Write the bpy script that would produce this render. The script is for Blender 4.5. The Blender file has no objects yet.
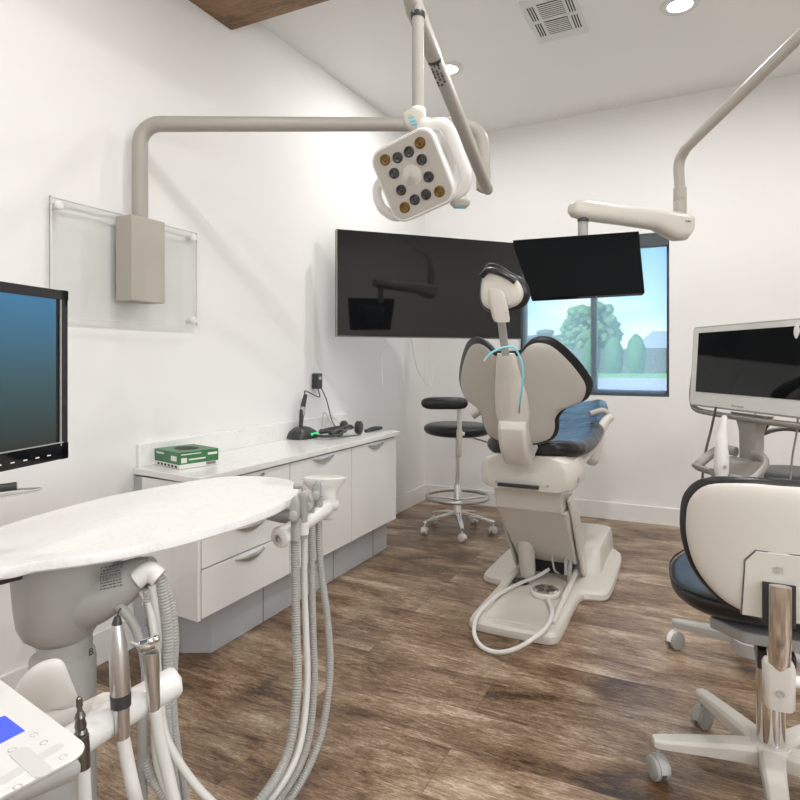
import bpy, bmesh, math, random
from mathutils import Vector, Matrix
random.seed(7)
S = bpy.context.scene
COL = S.collection
V = Vector

# ------------------------------------------------------------------ camera
F = 612.0; HX, HY = 400.0, 360.0; CH = 1.25
YAW = math.atan(300 / 612)
FW = V((-math.sin(YAW), math.cos(YAW), 0)); RT = V((math.cos(YAW), math.sin(YAW), 0)); UP = V((0, 0, 1))
CX, WY = 2.2206, 5.0408
CAM = V((CX, 0, CH))
cam = bpy.data.cameras.new('camera'); co = bpy.data.objects.new('camera', cam); COL.objects.link(co)
co.location = CAM; co.rotation_euler = (math.pi / 2, 0, YAW)
cam.sensor_width = 36; cam.lens = 36 * F / 800; cam.shift_y = -(400 - HY) / 800
cam.clip_start = 0.05; cam.clip_end = 300
S.camera = co
S.view_settings.view_transform = 'Standard'; S.view_settings.look = 'None'
S.view_settings.gamma = 1; S.view_settings.use_curve_mapping = False
S.view_settings.exposure = 0.12
LAMP_W = 15.5
FILL_W = 40.0  # power of the added fill light
SKY = 1.7
# ------------------------------------------------------------------ world
w = bpy.data.worlds.new('world'); S.world = w; w.use_nodes = True
nt = w.node_tree; nt.nodes.clear()
out = nt.nodes.new('ShaderNodeOutputWorld'); bg = nt.nodes.new('ShaderNodeBackground')
tc = nt.nodes.new('ShaderNodeTexCoord'); sp = nt.nodes.new('ShaderNodeSeparateXYZ')
cr = nt.nodes.new('ShaderNodeValToRGB'); e = cr.color_ramp.elements
e[0].position = 0.0; e[0].color = (.92, .96, 1, 1); e[1].position = 0.2; e[1].color = (.16, .42, .85, 1)
x = cr.color_ramp.elements.new(.07); x.color = (.55, .76, .97, 1)
nz = nt.nodes.new('ShaderNodeTexNoise'); nz.inputs['Scale'].default_value = 5; nz.inputs['Detail'].default_value = 6
mp = nt.nodes.new('ShaderNodeMapping'); mp.inputs['Scale'].default_value = (1, 1, 3.5)
cr2 = nt.nodes.new('ShaderNodeValToRGB'); cr2.color_ramp.elements[0].position = .48; cr2.color_ramp.elements[1].position = .68
mx = nt.nodes.new('ShaderNodeMix'); mx.data_type = 'RGBA'; mx.inputs[7].default_value = (1, 1, 1, 1)
L = nt.links.new
L(tc.outputs['Generated'], sp.inputs[0]); L(sp.outputs['Z'], cr.inputs[0])
L(tc.outputs['Generated'], mp.inputs[0]); L(mp.outputs[0], nz.inputs['Vector']); L(nz.outputs[0], cr2.inputs[0])
L(cr2.outputs[0], mx.inputs[0]); L(cr.outputs[0], mx.inputs[6]); L(mx.outputs[2], bg.inputs[0])
bg.inputs[1].default_value = SKY; L(bg.outputs[0], out.inputs[0])
sun = bpy.data.lights.new('sun', 'SUN'); sun.energy = 6; sun.angle = .01; sun.color = (1, .96, .9)
so = bpy.data.objects.new('sun', sun); COL.objects.link(so); so.rotation_euler = (math.radians(50), 0, math.radians(-35))
# ------------------------------------------------------------------ recessed lamps (ceiling lamps built further down use the same spots)
def ceil_z(x, y): return 3.192 + .0185 * x - .0217 * (WY - y)
LAMPS = [(2.122, 3.689), (.725, 3.772), (2.0, 1.45), (.78, 1.25), (3.55, 3.7), (3.5, 1.4), (2.1, -.85), (3.5, -.85), (.8, -.85)]
def lamp_z(x, y): return 2.989 if x < 1.5 and y < 2.5 else ceil_z(x, y)
for (lx, ly) in LAMPS:
    la = bpy.data.lights.new('lamp_light', 'AREA'); la.shape = 'DISK'; la.size = .08; la.energy = LAMP_W * (.32 if lx < 1.5 and ly < 2.5 else 1); la.color = (1, .985, .96)
    lo = bpy.data.objects.new('lamp_light', la); COL.objects.link(lo); lo.location = (lx, ly, lamp_z(lx, ly) - .018)

# added fill light at an invented window (right wall, beside and behind the camera)
la = bpy.data.lights.new('fill_light', 'AREA'); la.shape = 'RECTANGLE'; la.size = 1.9; la.size_y = 1.35; la.energy = FILL_W; la.color = (.97, .985, 1)
lo = bpy.data.objects.new('fill_light', la); COL.objects.link(lo); lo.location = (4.69, -.25, 1.6); lo.rotation_euler = (math.pi / 2, 0, math.pi / 2)

# ------------------------------------------------------------------ pixel helpers (photo pixel -> real point)
def ray(px): return FW + RT * ((px - HX) / F)
def at(px, py, t): p = CAM + ray(px) * t; p.z = CH - (py - HY) / F * t; return p
def onx(px, py, x=0): return at(px, py, (x - CX) / ray(px).x)
def ony(px, py, y): return at(px, py, y / ray(px).y)
def onz(px, py, z): return at(px, py, (CH - z) * F / (py - HY))

# ------------------------------------------------------------------ materials
M = {}
def mat(name, col, rough=.5, metal=0, coat=0, noise=0, nscale=8, bump=0, bscale=60, emit=None, estr=0, trans=0, alpha=1, spec=None, ior=None):
    m = bpy.data.materials.new(name); m.use_nodes = True; n = m.node_tree; b = n.nodes['Principled BSDF']
    b.inputs['Base Color'].default_value = (*col, 1); b.inputs['Roughness'].default_value = rough
    b.inputs['Metallic'].default_value = metal; b.inputs['Coat Weight'].default_value = coat
    b.inputs['Transmission Weight'].default_value = trans; b.inputs['Alpha'].default_value = alpha
    if ior: b.inputs['IOR'].default_value = ior
    if spec is not None: b.inputs['Specular IOR Level'].default_value = spec
    if emit: b.inputs['Emission Color'].default_value = (*emit, 1); b.inputs['Emission Strength'].default_value = estr
    t = n.nodes.new('ShaderNodeTexCoord')
    if noise:
        q = n.nodes.new('ShaderNodeTexNoise'); q.inputs['Scale'].default_value = nscale; q.inputs['Detail'].default_value = 4
        r = n.nodes.new('ShaderNodeValToRGB')
        r.color_ramp.elements[0].color = (*[c * (1 - noise) for c in col], 1); r.color_ramp.elements[1].color = (*[min(1, c * (1 + noise)) for c in col], 1)
        n.links.new(t.outputs['Object'], q.inputs['Vector']); n.links.new(q.outputs[0], r.inputs[0]); n.links.new(r.outputs[0], b.inputs['Base Color'])
    if bump:
        q = n.nodes.new('ShaderNodeTexNoise'); q.inputs['Scale'].default_value = bscale; q.inputs['Detail'].default_value = 3
        u = n.nodes.new('ShaderNodeBump'); u.inputs['Strength'].default_value = bump; u.inputs['Distance'].default_value = .002
        n.links.new(t.outputs['Object'], q.inputs['Vector']); n.links.new(q.outputs[0], u.inputs['Height']); n.links.new(u.outputs[0], b.inputs['Normal'])
    M[name] = m; return m
mat('wall_paint', (.82, .81, .795), .6, noise=.012, nscale=2, bump=.06, bscale=180)
mat('ceiling_paint', (.90, .89, .872), .8, noise=.012, nscale=2, bump=.06, bscale=160)
mat('trim_white', (.80, .79, .77), .35, noise=.01)
mat('beige', (.45, .42, .375), .38, noise=.02, nscale=5)
mat('cream', (.62, .585, .53), .3, noise=.02, nscale=5)
mat('arm_beige', (.38, .355, .315), .4, noise=.02, nscale=5)
mat('box_beige', (.42, .385, .335), .5, noise=.02, nscale=5)
mat('white_plastic', (.74, .725, .695), .3, noise=.01)
mat('unit_grey', (.40, .395, .375), .38, noise=.015)
mat('grey_plastic', (.36, .355, .34), .4, noise=.03)
mat('grey_frame', (.33, .315, .29), .35, metal=.3, noise=.03)
mat('dark_plastic', (.035, .035, .035), .35, noise=.2)
mat('black_vinyl', (.012, .012, .013), .32, noise=.2, bump=.12, bscale=90)
mat('patient_screen', (.004, .005, .006), .05, noise=.05, spec=.12)
mat('creased_vinyl', (.010, .010, .011), .30, noise=.2, bump=.9, bscale=9)
M['creased_vinyl'].node_tree.nodes['Bump'].inputs['Distance'].default_value = .02
mat('screen_black', (.006, .007, .008), .04, noise=.05)
mat('bezel_black', (.01, .01, .011), .12, noise=.1)
mat('chrome', (.78, .77, .75), .12, metal=1, noise=.02)
mat('steel', (.62, .61, .59), .32, metal=1, noise=.08, nscale=30)
mat('dark_steel', (.20, .19, .175), .3, metal=1, noise=.1, nscale=40)
mat('hose_grey', (.36, .355, .33), .45, noise=.03)
mat('hose_white', (.60, .59, .555), .35, noise=.02)
mat('laminate', (.83, .82, .80), .1, noise=.008, coat=.3)
mat('toe_grey', (.45, .455, .46), .35, noise=.015)
mat('seam_dark', (.14, .13, .12), .6, noise=.05)
mat('acrylic', (.93, .95, .94), .03, noise=.005)
mat('blue_lcd', (.05, .07, .8), .2, noise=.03, emit=(.06, .09, 1), estr=.9)
mat('print_dark', (.05, .05, .05), .6, noise=.1)
mat('print_grey', (.50, .49, .47), .5, noise=.05)
mat('green_card', (.04, .17, .06), .4, noise=.75, nscale=22)
mat('white_card', (.75, .74, .7), .5, noise=.03)
mat('green_glow', (.02, .6, .2), .3, noise=.1, emit=(.02, .8, .25), estr=.6)
mat('cyan_cord', (.20, .62, .72), .4, noise=.1, nscale=60)
mat('cyan_part', (.05, .42, .56), .35, noise=.05)
mat('yellow_part', (.5, .5, .12), .4, noise=.05)
mat('amber_lens', (.16, .09, .02), .12, noise=.6, nscale=60, metal=.4)
mat('smoke_lens', (.05, .05, .05), .1, noise=.7, nscale=70, metal=.5)
mat('lens_centre', (.60, .57, .52), .15, noise=.1, nscale=20, metal=.35)
mat('vent_dark', (.03, .03, .028), .7, noise=.1)
mat('vent_white', (.76, .745, .72), .5, noise=.02)
mat('lamp_glow', (1, 1, 1), .4, noise=.005, emit=(1, .985, .95), estr=9)
mat('window_frame', (.055, .065, .075), .4, noise=.05)
mat('foliage', (.10, .24, .09), .7, noise=.7, nscale=3.5, bump=.6, bscale=5)
mat('foliage_pale', (.12, .22, .08), .7, noise=.8, nscale=1.2, bump=.6, bscale=5)
mat('foliage_dark', (.06, .16, .05), .7, noise=.8, nscale=2.5, bump=.6, bscale=9)
mat('bark', (.15, .11, .08), .8, noise=.3)
mat('grass', (.18, .36, .10), .9, noise=.3, nscale=2)
mat('asphalt', (.42, .43, .45), .85, noise=.08, nscale=3)
mat('fence_wood', (.13, .12, .13), .8, noise=.3)
mat('roof_grey', (.30, .33, .38), .8, noise=.2)
mat('brick_pale', (.45, .40, .36), .8, noise=.15)
mat('plant_paper', (.75, .75, .72), .6, noise=.02)

def monitor_glow(name):      # lit display: blue at the top, dim green-grey at the bottom (picture on the screen)
    m = bpy.data.materials.new(name); m.use_nodes = True; n = m.node_tree; b = n.nodes['Principled BSDF']
    t = n.nodes.new('ShaderNodeTexCoord'); s_ = n.nodes.new('ShaderNodeSeparateXYZ'); r = n.nodes.new('ShaderNodeValToRGB')
    r.color_ramp.elements[0].color = (.014, .018, .013, 1); r.color_ramp.elements[1].color = (.035, .16, .30, 1)
    k = r.color_ramp.elements.new(.45); k.color = (.028, .075, .09, 1)
    n.links.new(t.outputs['Generated'], s_.inputs[0]); n.links.new(s_.outputs['Z'], r.inputs[0])
    b.inputs['Base Color'].default_value = (.01, .012, .012, 1); b.inputs['Roughness'].default_value = .35
    n.links.new(r.outputs[0], b.inputs['Emission Color']); b.inputs['Emission Strength'].default_value = 1
    M[name] = m
monitor_glow('monitor_picture')

def glass_mat():             # clear sheet: mostly transparent with a sharp reflection
    for nm, tint, fac in (('glass', (.96, .985, 1), .05), ('acrylic', (.955, .96, .955), .06)):
        m = bpy.data.materials.new(nm); m.use_nodes = True; n = m.node_tree; n.nodes.clear()
        o = n.nodes.new('ShaderNodeOutputMaterial'); tr = n.nodes.new('ShaderNodeBsdfTransparent'); gl = n.nodes.new('ShaderNodeBsdfGlossy')
        tr.inputs[0].default_value = (*tint, 1); gl.inputs['Roughness'].default_value = .02
        fr = n.nodes.new('ShaderNodeFresnel'); fr.inputs[0].default_value = 1.45
        mxx = n.nodes.new('ShaderNodeMixShader')
        ge = n.nodes.new('ShaderNodeNewGeometry'); sb = n.nodes.new('ShaderNodeMath'); sb.operation = 'SUBTRACT'; sb.inputs[0].default_value = 1; mu_ = n.nodes.new('ShaderNodeMath'); mu_.operation = 'MULTIPLY'
        n.links.new(ge.outputs['Backfacing'], sb.inputs[1]); n.links.new(sb.outputs[0], mu_.inputs[0]); n.links.new(fr.outputs[0], mu_.inputs[1])
        n.links.new(mu_.outputs[0], mxx.inputs[0]); n.links.new(tr.outputs[0], mxx.inputs[1]); n.links.new(gl.outputs[0], mxx.inputs[2]); n.links.new(mxx.outputs[0], o.inputs[0])
        M[nm] = m
glass_mat()

def shade_mat():             # woven see-through solar screen: blue-white threads with gaps
    m = bpy.data.materials.new('screen_mesh'); m.use_nodes = True; n = m.node_tree; n.nodes.clear()
    o = n.nodes.new('ShaderNodeOutputMaterial'); tr = n.nodes.new('ShaderNodeBsdfTransparent'); df = n.nodes.new('ShaderNodeBsdfTranslucent')
    df.inputs[0].default_value = (.95, .97, 1.0, 1); mxx = n.nodes.new('ShaderNodeMixShader')
    t = n.nodes.new('ShaderNodeTexCoord'); q = n.nodes.new('ShaderNodeTexChecker'); q.inputs['Scale'].default_value = 160
    q.inputs[1].default_value = (.36, .36, .36, 1); q.inputs[2].default_value = (.24, .24, .24, 1)
    n.links.new(t.outputs['Object'], q.inputs['Vector']); n.links.new(q.outputs[0], mxx.inputs[0])
    n.links.new(tr.outputs[0], mxx.inputs[1]); n.links.new(df.outputs[0], mxx.inputs[2]); n.links.new(mxx.outputs[0], o.inputs[0])
    M['screen_mesh'] = m
shade_mat()

def wood_mat(name, plank_l, plank_w, cols, rough, seam=True, gs=1.0):
    m = bpy.data.materials.new(name); m.use_nodes = True; n = m.node_tree; b = n.nodes['Principled BSDF']; N = n.nodes.new; K = n.links.new
    t = N('ShaderNodeTexCoord')
    br = N('ShaderNodeTexBrick'); br.offset = .37; br.inputs['Scale'].default_value = 1
    br.inputs['Brick Width'].default_value = plank_l; br.inputs['Row Height'].default_value = plank_w
    br.inputs['Mortar Size'].default_value = .0009 if seam else 0; br.inputs['Mortar Smooth'].default_value = .3
    br.inputs['Color1'].default_value = (0, 0, 0, 1); br.inputs['Color2'].default_value = (1, 1, 1, 1); br.inputs['Mortar'].default_value = (.5, .5, .5, 1)
    K(t.outputs['Object'], br.inputs['Vector'])
    # per-plank offset of the grain
    off = N('ShaderNodeVectorMath'); off.operation = 'MULTIPLY'; off.inputs[1].default_value = (7.3, 3.1, 5.7); K(br.outputs['Color'], off.inputs[0])
    ad = N('ShaderNodeVectorMath'); ad.operation = 'ADD'; K(t.outputs['Object'], ad.inputs[0]); K(off.outputs[0], ad.inputs[1])
    def stretched(sx, sy, scale, detail, dist, rgh=.6):
        mp_ = N('ShaderNodeMapping'); mp_.inputs['Scale'].default_value = (sx, sy, 1); q = N('ShaderNodeTexNoise')
        q.inputs['Scale'].default_value = scale * gs; q.inputs['Detail'].default_value = detail; q.inputs['Distortion'].default_value = dist; q.inputs['Roughness'].default_value = rgh
        K(ad.outputs[0], mp_.inputs[0]); K(mp_.outputs[0], q.inputs['Vector']); return q
    broad = stretched(.8, 1.9, 2.3, 6, .6, .62); grain = stretched(1.2, 9, 5.5, 10, 1.6, .78); fine = stretched(7, 42, 8, 5, .5, .75)
    m1 = N('ShaderNodeMath'); m1.operation = 'MULTIPLY'; m1.inputs[1].default_value = .42; K(broad.outputs[0], m1.inputs[0])
    m2 = N('ShaderNodeMath'); m2.operation = 'MULTIPLY_ADD'; m2.inputs[1].default_value = .37; K(grain.outputs[0], m2.inputs[0]); K(m1.outputs[0], m2.inputs[2])
    m3 = N('ShaderNodeMath'); m3.operation = 'MULTIPLY_ADD'; m3.inputs[1].default_value = .27; K(fine.outputs[0], m3.inputs[0]); K(m2.outputs[0], m3.inputs[2])
    m4 = N('ShaderNodeMath'); m4.operation = 'MULTIPLY_ADD'; m4.inputs[1].default_value = .035; K(br.outputs['Color'], m4.inputs[0]); K(m3.outputs[0], m4.inputs[2])
    r = N('ShaderNodeValToRGB'); el = r.color_ramp.elements
    el[0].position = .455; el[0].color = (*cols[0], 1); el[1].position = .635; el[1].color = (*cols[-1], 1)
    for i, c in enumerate(cols[1:-1]): x_ = el.new(.455 + .18 * (i + 1) / (len(cols) - 1)); x_.color = (*c, 1)
    K(m4.outputs[0], r.inputs[0])
    mxx = N('ShaderNodeMix'); mxx.data_type = 'RGBA'; K(br.outputs['Fac'], mxx.inputs[0]); K(r.outputs[0], mxx.inputs[6]); mxx.inputs[7].default_value = (*[c * .8 for c in cols[1]], 1)
    K(mxx.outputs[2] if seam else r.outputs[0], b.inputs['Base Color'])
    b.inputs['Roughness'].default_value = rough
    bu = N('ShaderNodeBump'); bu.inputs['Strength'].default_value = .35; bu.inputs['Distance'].default_value = .0015; K(m3.outputs[0], bu.inputs['Height']); K(bu.outputs[0], b.inputs['Normal'])
    M[name] = m
wood_mat('floor_wood', 1.5, .23, [(.028, .014, .007), (.115, .062, .030), (.22, .138, .080), (.33, .235, .155), (.54, .43, .33)], .33)
wood_mat('soffit_wood', 4, 1, [(.05, .025, .010), (.14, .072, .030), (.23, .125, .055), (.30, .175, .085)], .5, seam=False, gs=.8)

def marble_mat():
    m = bpy.data.materials.new('marble'); m.use_nodes = True; n = m.node_tree; b = n.nodes['Principled BSDF']; N = n.nodes.new; K = n.links.new
    t = N('ShaderNodeTexCoord'); q = N('ShaderNodeTexNoise'); q.inputs['Scale'].default_value = 5; q.inputs['Detail'].default_value = 9; q.inputs['Distortion'].default_value = 2.2; q.inputs['Roughness'].default_value = .62
    mp_ = N('ShaderNodeMapping'); mp_.inputs['Scale'].default_value = (1.8, .8, 1); mp_.inputs['Rotation'].default_value = (0, 0, -.5)
    K(t.outputs['Object'], mp_.inputs[0]); K(mp_.outputs[0], q.inputs['Vector'])
    r = N('ShaderNodeValToRGB'); el = r.color_ramp.elements; el[0].position = .485; el[0].color = (.84, .83, .81, 1); el[1].position = .525; el[1].color = (.84, .83, .81, 1)
    x_ = el.new(.505); x_.color = (.77, .76, .745, 1)
    K(q.outputs[0], r.inputs[0]); K(r.outputs[0], b.inputs['Base Color']); b.inputs['Roughness'].default_value = .18; M['marble'] = m
marble_mat()

# ------------------------------------------------------------------ object helpers
def frame_fn(o, u, v, n=None):
    o, u, v = V(o), V(u).normalized(), V(v).normalized(); n = u.cross(v).normalized() if n is None else V(n).normalized()
    return lambda a, b_, c=0: o + u * a + v * b_ + n * c
WORLD = lambda a, b_, c=0: V((a, b_, c))
def catmull(pts, per=8, closed=False):
    pts = [V(p) for p in pts]; n = len(pts); res = []
    rng = n if closed else n - 1
    for i in range(rng):
        if closed: p0, p1, p2, p3 = pts[(i - 1) % n], pts[i], pts[(i + 1) % n], pts[(i + 2) % n]
        else: p1, p2 = pts[i], pts[i + 1]; p0 = pts[i - 1] if i else p1 * 2 - p2; p3 = pts[i + 2] if i + 2 < n else p2 * 2 - p1
        for k in range(per):
            t = k / per
            res.append(.5 * ((2 * p1) + (p2 - p0) * t + (2 * p0 - 5 * p1 + 4 * p2 - p3) * t * t + (3 * p1 - p0 - 3 * p2 + p3) * t ** 3))
    if not closed: res.append(pts[-1])
    return res
class B:
    def __init__(s): s.bm = bmesh.new()
    def ring_loft(s, rings, cap=True):
        vs = [[s.bm.verts.new(p) for p in r] for r in rings]; n = len(vs[0])
        for a, b_ in zip(vs, vs[1:]):
            for i in range(n): s.bm.faces.new((a[i], a[(i + 1) % n], b_[(i + 1) % n], b_[i]))
        if cap: s.bm.faces.new(vs[0][::-1]); s.bm.faces.new(vs[-1])
        return s
    def box(s, c, size, fr=WORLD):
        cx, cy, cz = c; a, b_, d = [q / 2 for q in size]
        r = lambda z: [fr(cx + i * a, cy + j * b_, z) for i, j in ((-1, -1), (1, -1), (1, 1), (-1, 1))]
        return s.ring_loft([r(cz - d), r(cz + d)])
    def hexa(s, bottom, top): return s.ring_loft([[V(p) for p in bottom], [V(p) for p in top]])
    def prism(s, outline, z0, z1, fr=WORLD): return s.ring_loft([[fr(x, y, z0) for x, y in outline], [fr(x, y, z1) for x, y in outline]])
    def lathe(s, base, axis, prof, seg=24, cap=True):
        base, ax = V(base), V(axis).normalized(); u = ax.orthogonal().normalized(); v = ax.cross(u)
        rings = [[base + ax * t + (u * math.cos(2 * math.pi * k / seg) + v * math.sin(2 * math.pi * k / seg)) * max(r, 1e-4) for k in range(seg)] for t, r in prof]
        return s.ring_loft(rings, cap)
    def cyl(s, p0, p1, r0, r1=None, seg=20):
        p0, p1 = V(p0), V(p1); l = (p1 - p0).length; return s.lathe(p0, p1 - p0, [(0, r0), (l, r0 if r1 is None else r1)], seg)
    def tube(s, pts, r, seg=12, per=8, corr=0, smooth=True, flat=1, step=None):
        P = catmull(pts, per) if smooth else [V(p) for p in pts]
        if corr or step:            # resample evenly
            st = step or corr / 2; d = [0]
            for a, b_ in zip(P, P[1:]): d.append(d[-1] + (b_ - a).length)
            n = max(4, int(d[-1] / st)); Q = []; j = 0
            for i in range(n + 1):
                x_ = d[-1] * i / n
                while j < len(d) - 2 and d[j + 1] < x_: j += 1
                Q.append(P[j].lerp(P[j + 1], (x_ - d[j]) / max(1e-9, d[j + 1] - d[j])))
            P = Q
        T = [(P[min(i + 1, len(P) - 1)] - P[max(i - 1, 0)]).normalized() for i in range(len(P))]
        nrm = T[0].orthogonal().normalized() if abs(T[0].z) > .9 else T[0].cross(UP).cross(T[0]).normalized(); rings = []
        for i, (p, t) in enumerate(zip(P, T)):
            nrm = (nrm - t * nrm.dot(t)).normalized(); bi = t.cross(nrm)
            rr = r(i / (len(P) - 1)) if callable(r) else r
            if corr and i % 2: rr *= .86
            rings.append([p + (nrm * math.cos(2 * math.pi * k / seg) * flat + bi * math.sin(2 * math.pi * k / seg)) * rr for k in range(seg)])
        return s.ring_loft(rings)
    def ball(s, c, r, sc=(1, 1, 1), seg=20, fr=None):
        c = V(c); n = seg // 2; R = []
        for i in range(n + 1):
            th = math.pi * i / n; rr = max(1e-4, math.sin(th))
            row = []
            for k in range(seg):
                a = 2 * math.pi * k / seg; q = (r * sc[0] * rr * math.cos(a), r * sc[1] * rr * math.sin(a), -r * sc[2] * math.cos(th))
                row.append(fr(*q) if fr else c + V(q))
            R.append(row)
        return s.ring_loft(R)
    def cushion(s, outline, fr, wf=lambda u, v: 0, tf=.02, tb=.02, n=5, rings=9, cen=(0, 0), scale=1):
        cu, cv = cen; R = []
        ss = [math.sin(math.pi / 2 * (i + 1) / rings) for i in range(rings)]
        for sg, th, seq in ((1, tf, ss), (-1, tb, ss[:-1][::-1])):
            for q in seq:
                row = []
                for (a, b_) in outline:
                    u = cu + (a - cu) * q * scale; v = cv + (b_ - cv) * q * scale
                    row.append(fr(u, v, wf(u, v) + sg * th * math.sqrt(max(0, 1 - q ** n))))
                R.append(row)
        vs = [[s.bm.verts.new(p) for p in r] for r in R]; m = len(outline)
        for a, b_ in zip(vs, vs[1:]):
            for i in range(m): s.bm.faces.new((a[i], a[(i + 1) % m], b_[(i + 1) % m], b_[i]))
        for row, sg, th in ((vs[0], 1, tf), (vs[-1], -1, tb)):
            c = s.bm.verts.new(fr(cu, cv, wf(cu, cv) + sg * th))
            for i in range(m): s.bm.faces.new((c, row[(i + 1) % m], row[i]) if sg > 0 else (c, row[i], row[(i + 1) % m]))
        return s
    def done(s, name, m, parent=None, bevel=0, seg=2, sub=0, angle=35, world=True):
        bmesh.ops.remove_doubles(s.bm, verts=s.bm.verts, dist=1e-6) if False else None
        bmesh.ops.recalc_face_normals(s.bm, faces=s.bm.faces)
        me = bpy.data.meshes.new(name); s.bm.to_mesh(me); s.bm.free()
        me.shade_smooth(); me.set_sharp_from_angle(angle=math.radians(angle))
        me.materials.append(M[m]); o = bpy.data.objects.new(name, me); COL.objects.link(o)
        if bevel:
            k = o.modifiers.new('bevel', 'BEVEL'); k.width = bevel; k.segments = seg; k.limit_method = 'ANGLE'; k.angle_limit = math.radians(30); k.harden_normals = True
        if sub: k = o.modifiers.new('sub', 'SUBSURF'); k.levels = sub; k.render_levels = sub
        if parent: setpar(o, parent, world)
        return o
def mw(o):
    m_ = Matrix.LocRotScale(o.location, o.rotation_euler, o.scale)
    if o.parent: m_ = mw(o.parent) @ o.matrix_parent_inverse @ m_
    return m_
def setpar(o, parent, world=True):
    o.parent = parent
    if world: o.matrix_parent_inverse = mw(parent).inverted()
def tag(o, label, cat, group=None, kind=None):
    o['label'] = label; o['category'] = cat
    if group: o['group'] = group
    if kind: o['kind'] = kind
    return o
def thing(name, label, cat, loc=(0, 0, 0), group=None, rz=0):
    o = bpy.data.objects.new(name, None); COL.objects.link(o); o.location = loc; o.rotation_euler = (0, 0, rz); o.empty_display_size = .05
    return tag(o, label, cat, group)
def struct(o): o['kind'] = 'structure'; return o
def lab(o, l): o['label'] = l; return o
def copy_tree(o, parent=None):
    c = o.copy(); COL.objects.link(c)
    if parent: c.parent = parent
    for ch in [q for q in COL.objects if q.parent == o]: copy_tree(ch, c)
    return c
def rrect(w_, h_, r, n=5, cx=0, cy=0):
    res = []
    for (sx, sy, a0) in ((1, -1, -90), (1, 1, 0), (-1, 1, 90), (-1, -1, 180)):
        for k in range(n + 1):
            a = math.radians(a0 + 90 * k / n); res.append((cx + sx * (w_ / 2 - r) + r * math.cos(a), cy + sy * (h_ / 2 - r) + r * math.sin(a)))
    return res
def smooth2(pts, per=6): return [(p.x, p.y) for p in catmull([(a, b_, 0) for a, b_ in pts], per, True)]
def text_mesh(txt, size, fr, name, m, parent, depth=.0006):
    cu = bpy.data.curves.new('t', 'FONT'); cu.body = txt; cu.size = size; cu.align_x = 'CENTER'; cu.align_y = 'CENTER'; cu.extrude = depth; cu.resolution_u = 3
    to = bpy.data.objects.new('t', cu); COL.objects.link(to); dg = bpy.context.evaluated_depsgraph_get()
    me = bpy.data.meshes.new_from_object(to.evaluated_get(dg)); bpy.data.objects.remove(to)
    for v in me.vertices: v.co = fr(v.co.x, v.co.y, v.co.z)
    me.name = name; me.materials.clear(); me.materials.append(M[m]); o = bpy.data.objects.new(name, me); COL.objects.link(o); setpar(o, parent); return o

# ================================================================== ROOM
X1, Y0 = 4.7, -1.7
struct(B().box((X1 / 2, (Y0 + WY) / 2, -.05), (X1 + .4, WY - Y0 + .4, .1)).done('floor', 'floor_wood'))
b = B(); c4 = [(-.15, Y0 - .15), (X1 + .15, Y0 - .15), (X1 + .15, WY + .15), (-.15, WY + .15)]
b.hexa([(x, y, ceil_z(x, y)) for x, y in c4], [(x, y, ceil_z(x, y) + .12) for x, y in c4]); struct(b.done('ceiling', 'ceiling_paint'))
def wall(name, x0, y0, x1, y1, m='wall_paint'):
    struct(B().hexa([(x0, y0, 0), (x1, y0, 0), (x1, y1, 0), (x0, y1, 0)],
        [(x0, y0, ceil_z(x0, y0)), (x1, y0, ceil_z(x1, y0)), (x1, y1, ceil_z(x1, y1)), (x0, y1, ceil_z(x0, y1))]).done(name, m))
wall('wall_left', -.15, Y0, 0, WY); W2 = (-1.2, .7, .93, 2.28)
b = B()
def rseg(y0, y1, z0, z1):
    zt = lambda y: ceil_z(X1, y) if z1 is None else z1
    b.hexa([(X1, y0, z0), (X1 + .15, y0, z0), (X1 + .15, y1, z0), (X1, y1, z0)], [(X1, y0, zt(y0)), (X1 + .15, y0, zt(y0)), (X1 + .15, y1, zt(y1)), (X1, y1, zt(y1))])
rseg(Y0, W2[0], 0, None); rseg(W2[1], WY, 0, None); rseg(W2[0], W2[1], 0, W2[2]); rseg(W2[0], W2[1], W2[3], None)
struct(b.done('wall_right', 'wall_paint'))
b = B()
for y_ in (W2[0] + .02, (W2[0] + W2[1]) / 2, W2[1] - .02): b.box((X1 + .09, y_, (W2[2] + W2[3]) / 2), (.05, .04, W2[3] - W2[2]))
for z_ in (W2[2] + .02, W2[3] - .02): b.box((X1 + .09, (W2[0] + W2[1]) / 2, z_), (.05, W2[1] - W2[0], .04))
added_win = struct(b.done('added_window', 'window_frame'))  # made-up window, added out of view to go with the fill light
B().box((X1 + .095, (W2[0] + W2[1]) / 2, (W2[2] + W2[3]) / 2), (.006, W2[1] - W2[0] - .06, W2[3] - W2[2] - .06)).done('pane', 'glass', added_win)
wall('wall_front', -.15, Y0 - .15, X1 + .15, Y0)
# back wall with the window opening
WX0, WX1, WZ0, WZ1 = .855, 2.012, .968, 2.22
b = B(); t_ = .15
def seg_(x0, x1, z0, z1):
    zt = lambda x: ceil_z(x, WY) if z1 is None else z1
    b.hexa([(x0, WY, z0), (x1, WY, z0), (x1, WY + t_, z0), (x0, WY + t_, z0)], [(x0, WY, zt(x0)), (x1, WY, zt(x1)), (x1, WY + t_, zt(x1)), (x0, WY + t_, zt(x0))])
seg_(-.15, WX0, 0, None); seg_(WX1, X1 + .15, 0, None); seg_(WX0, WX1, 0, WZ0); seg_(WX0, WX1, WZ1, None)
struct(b.done('wall_back', 'wall_paint'))
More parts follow.
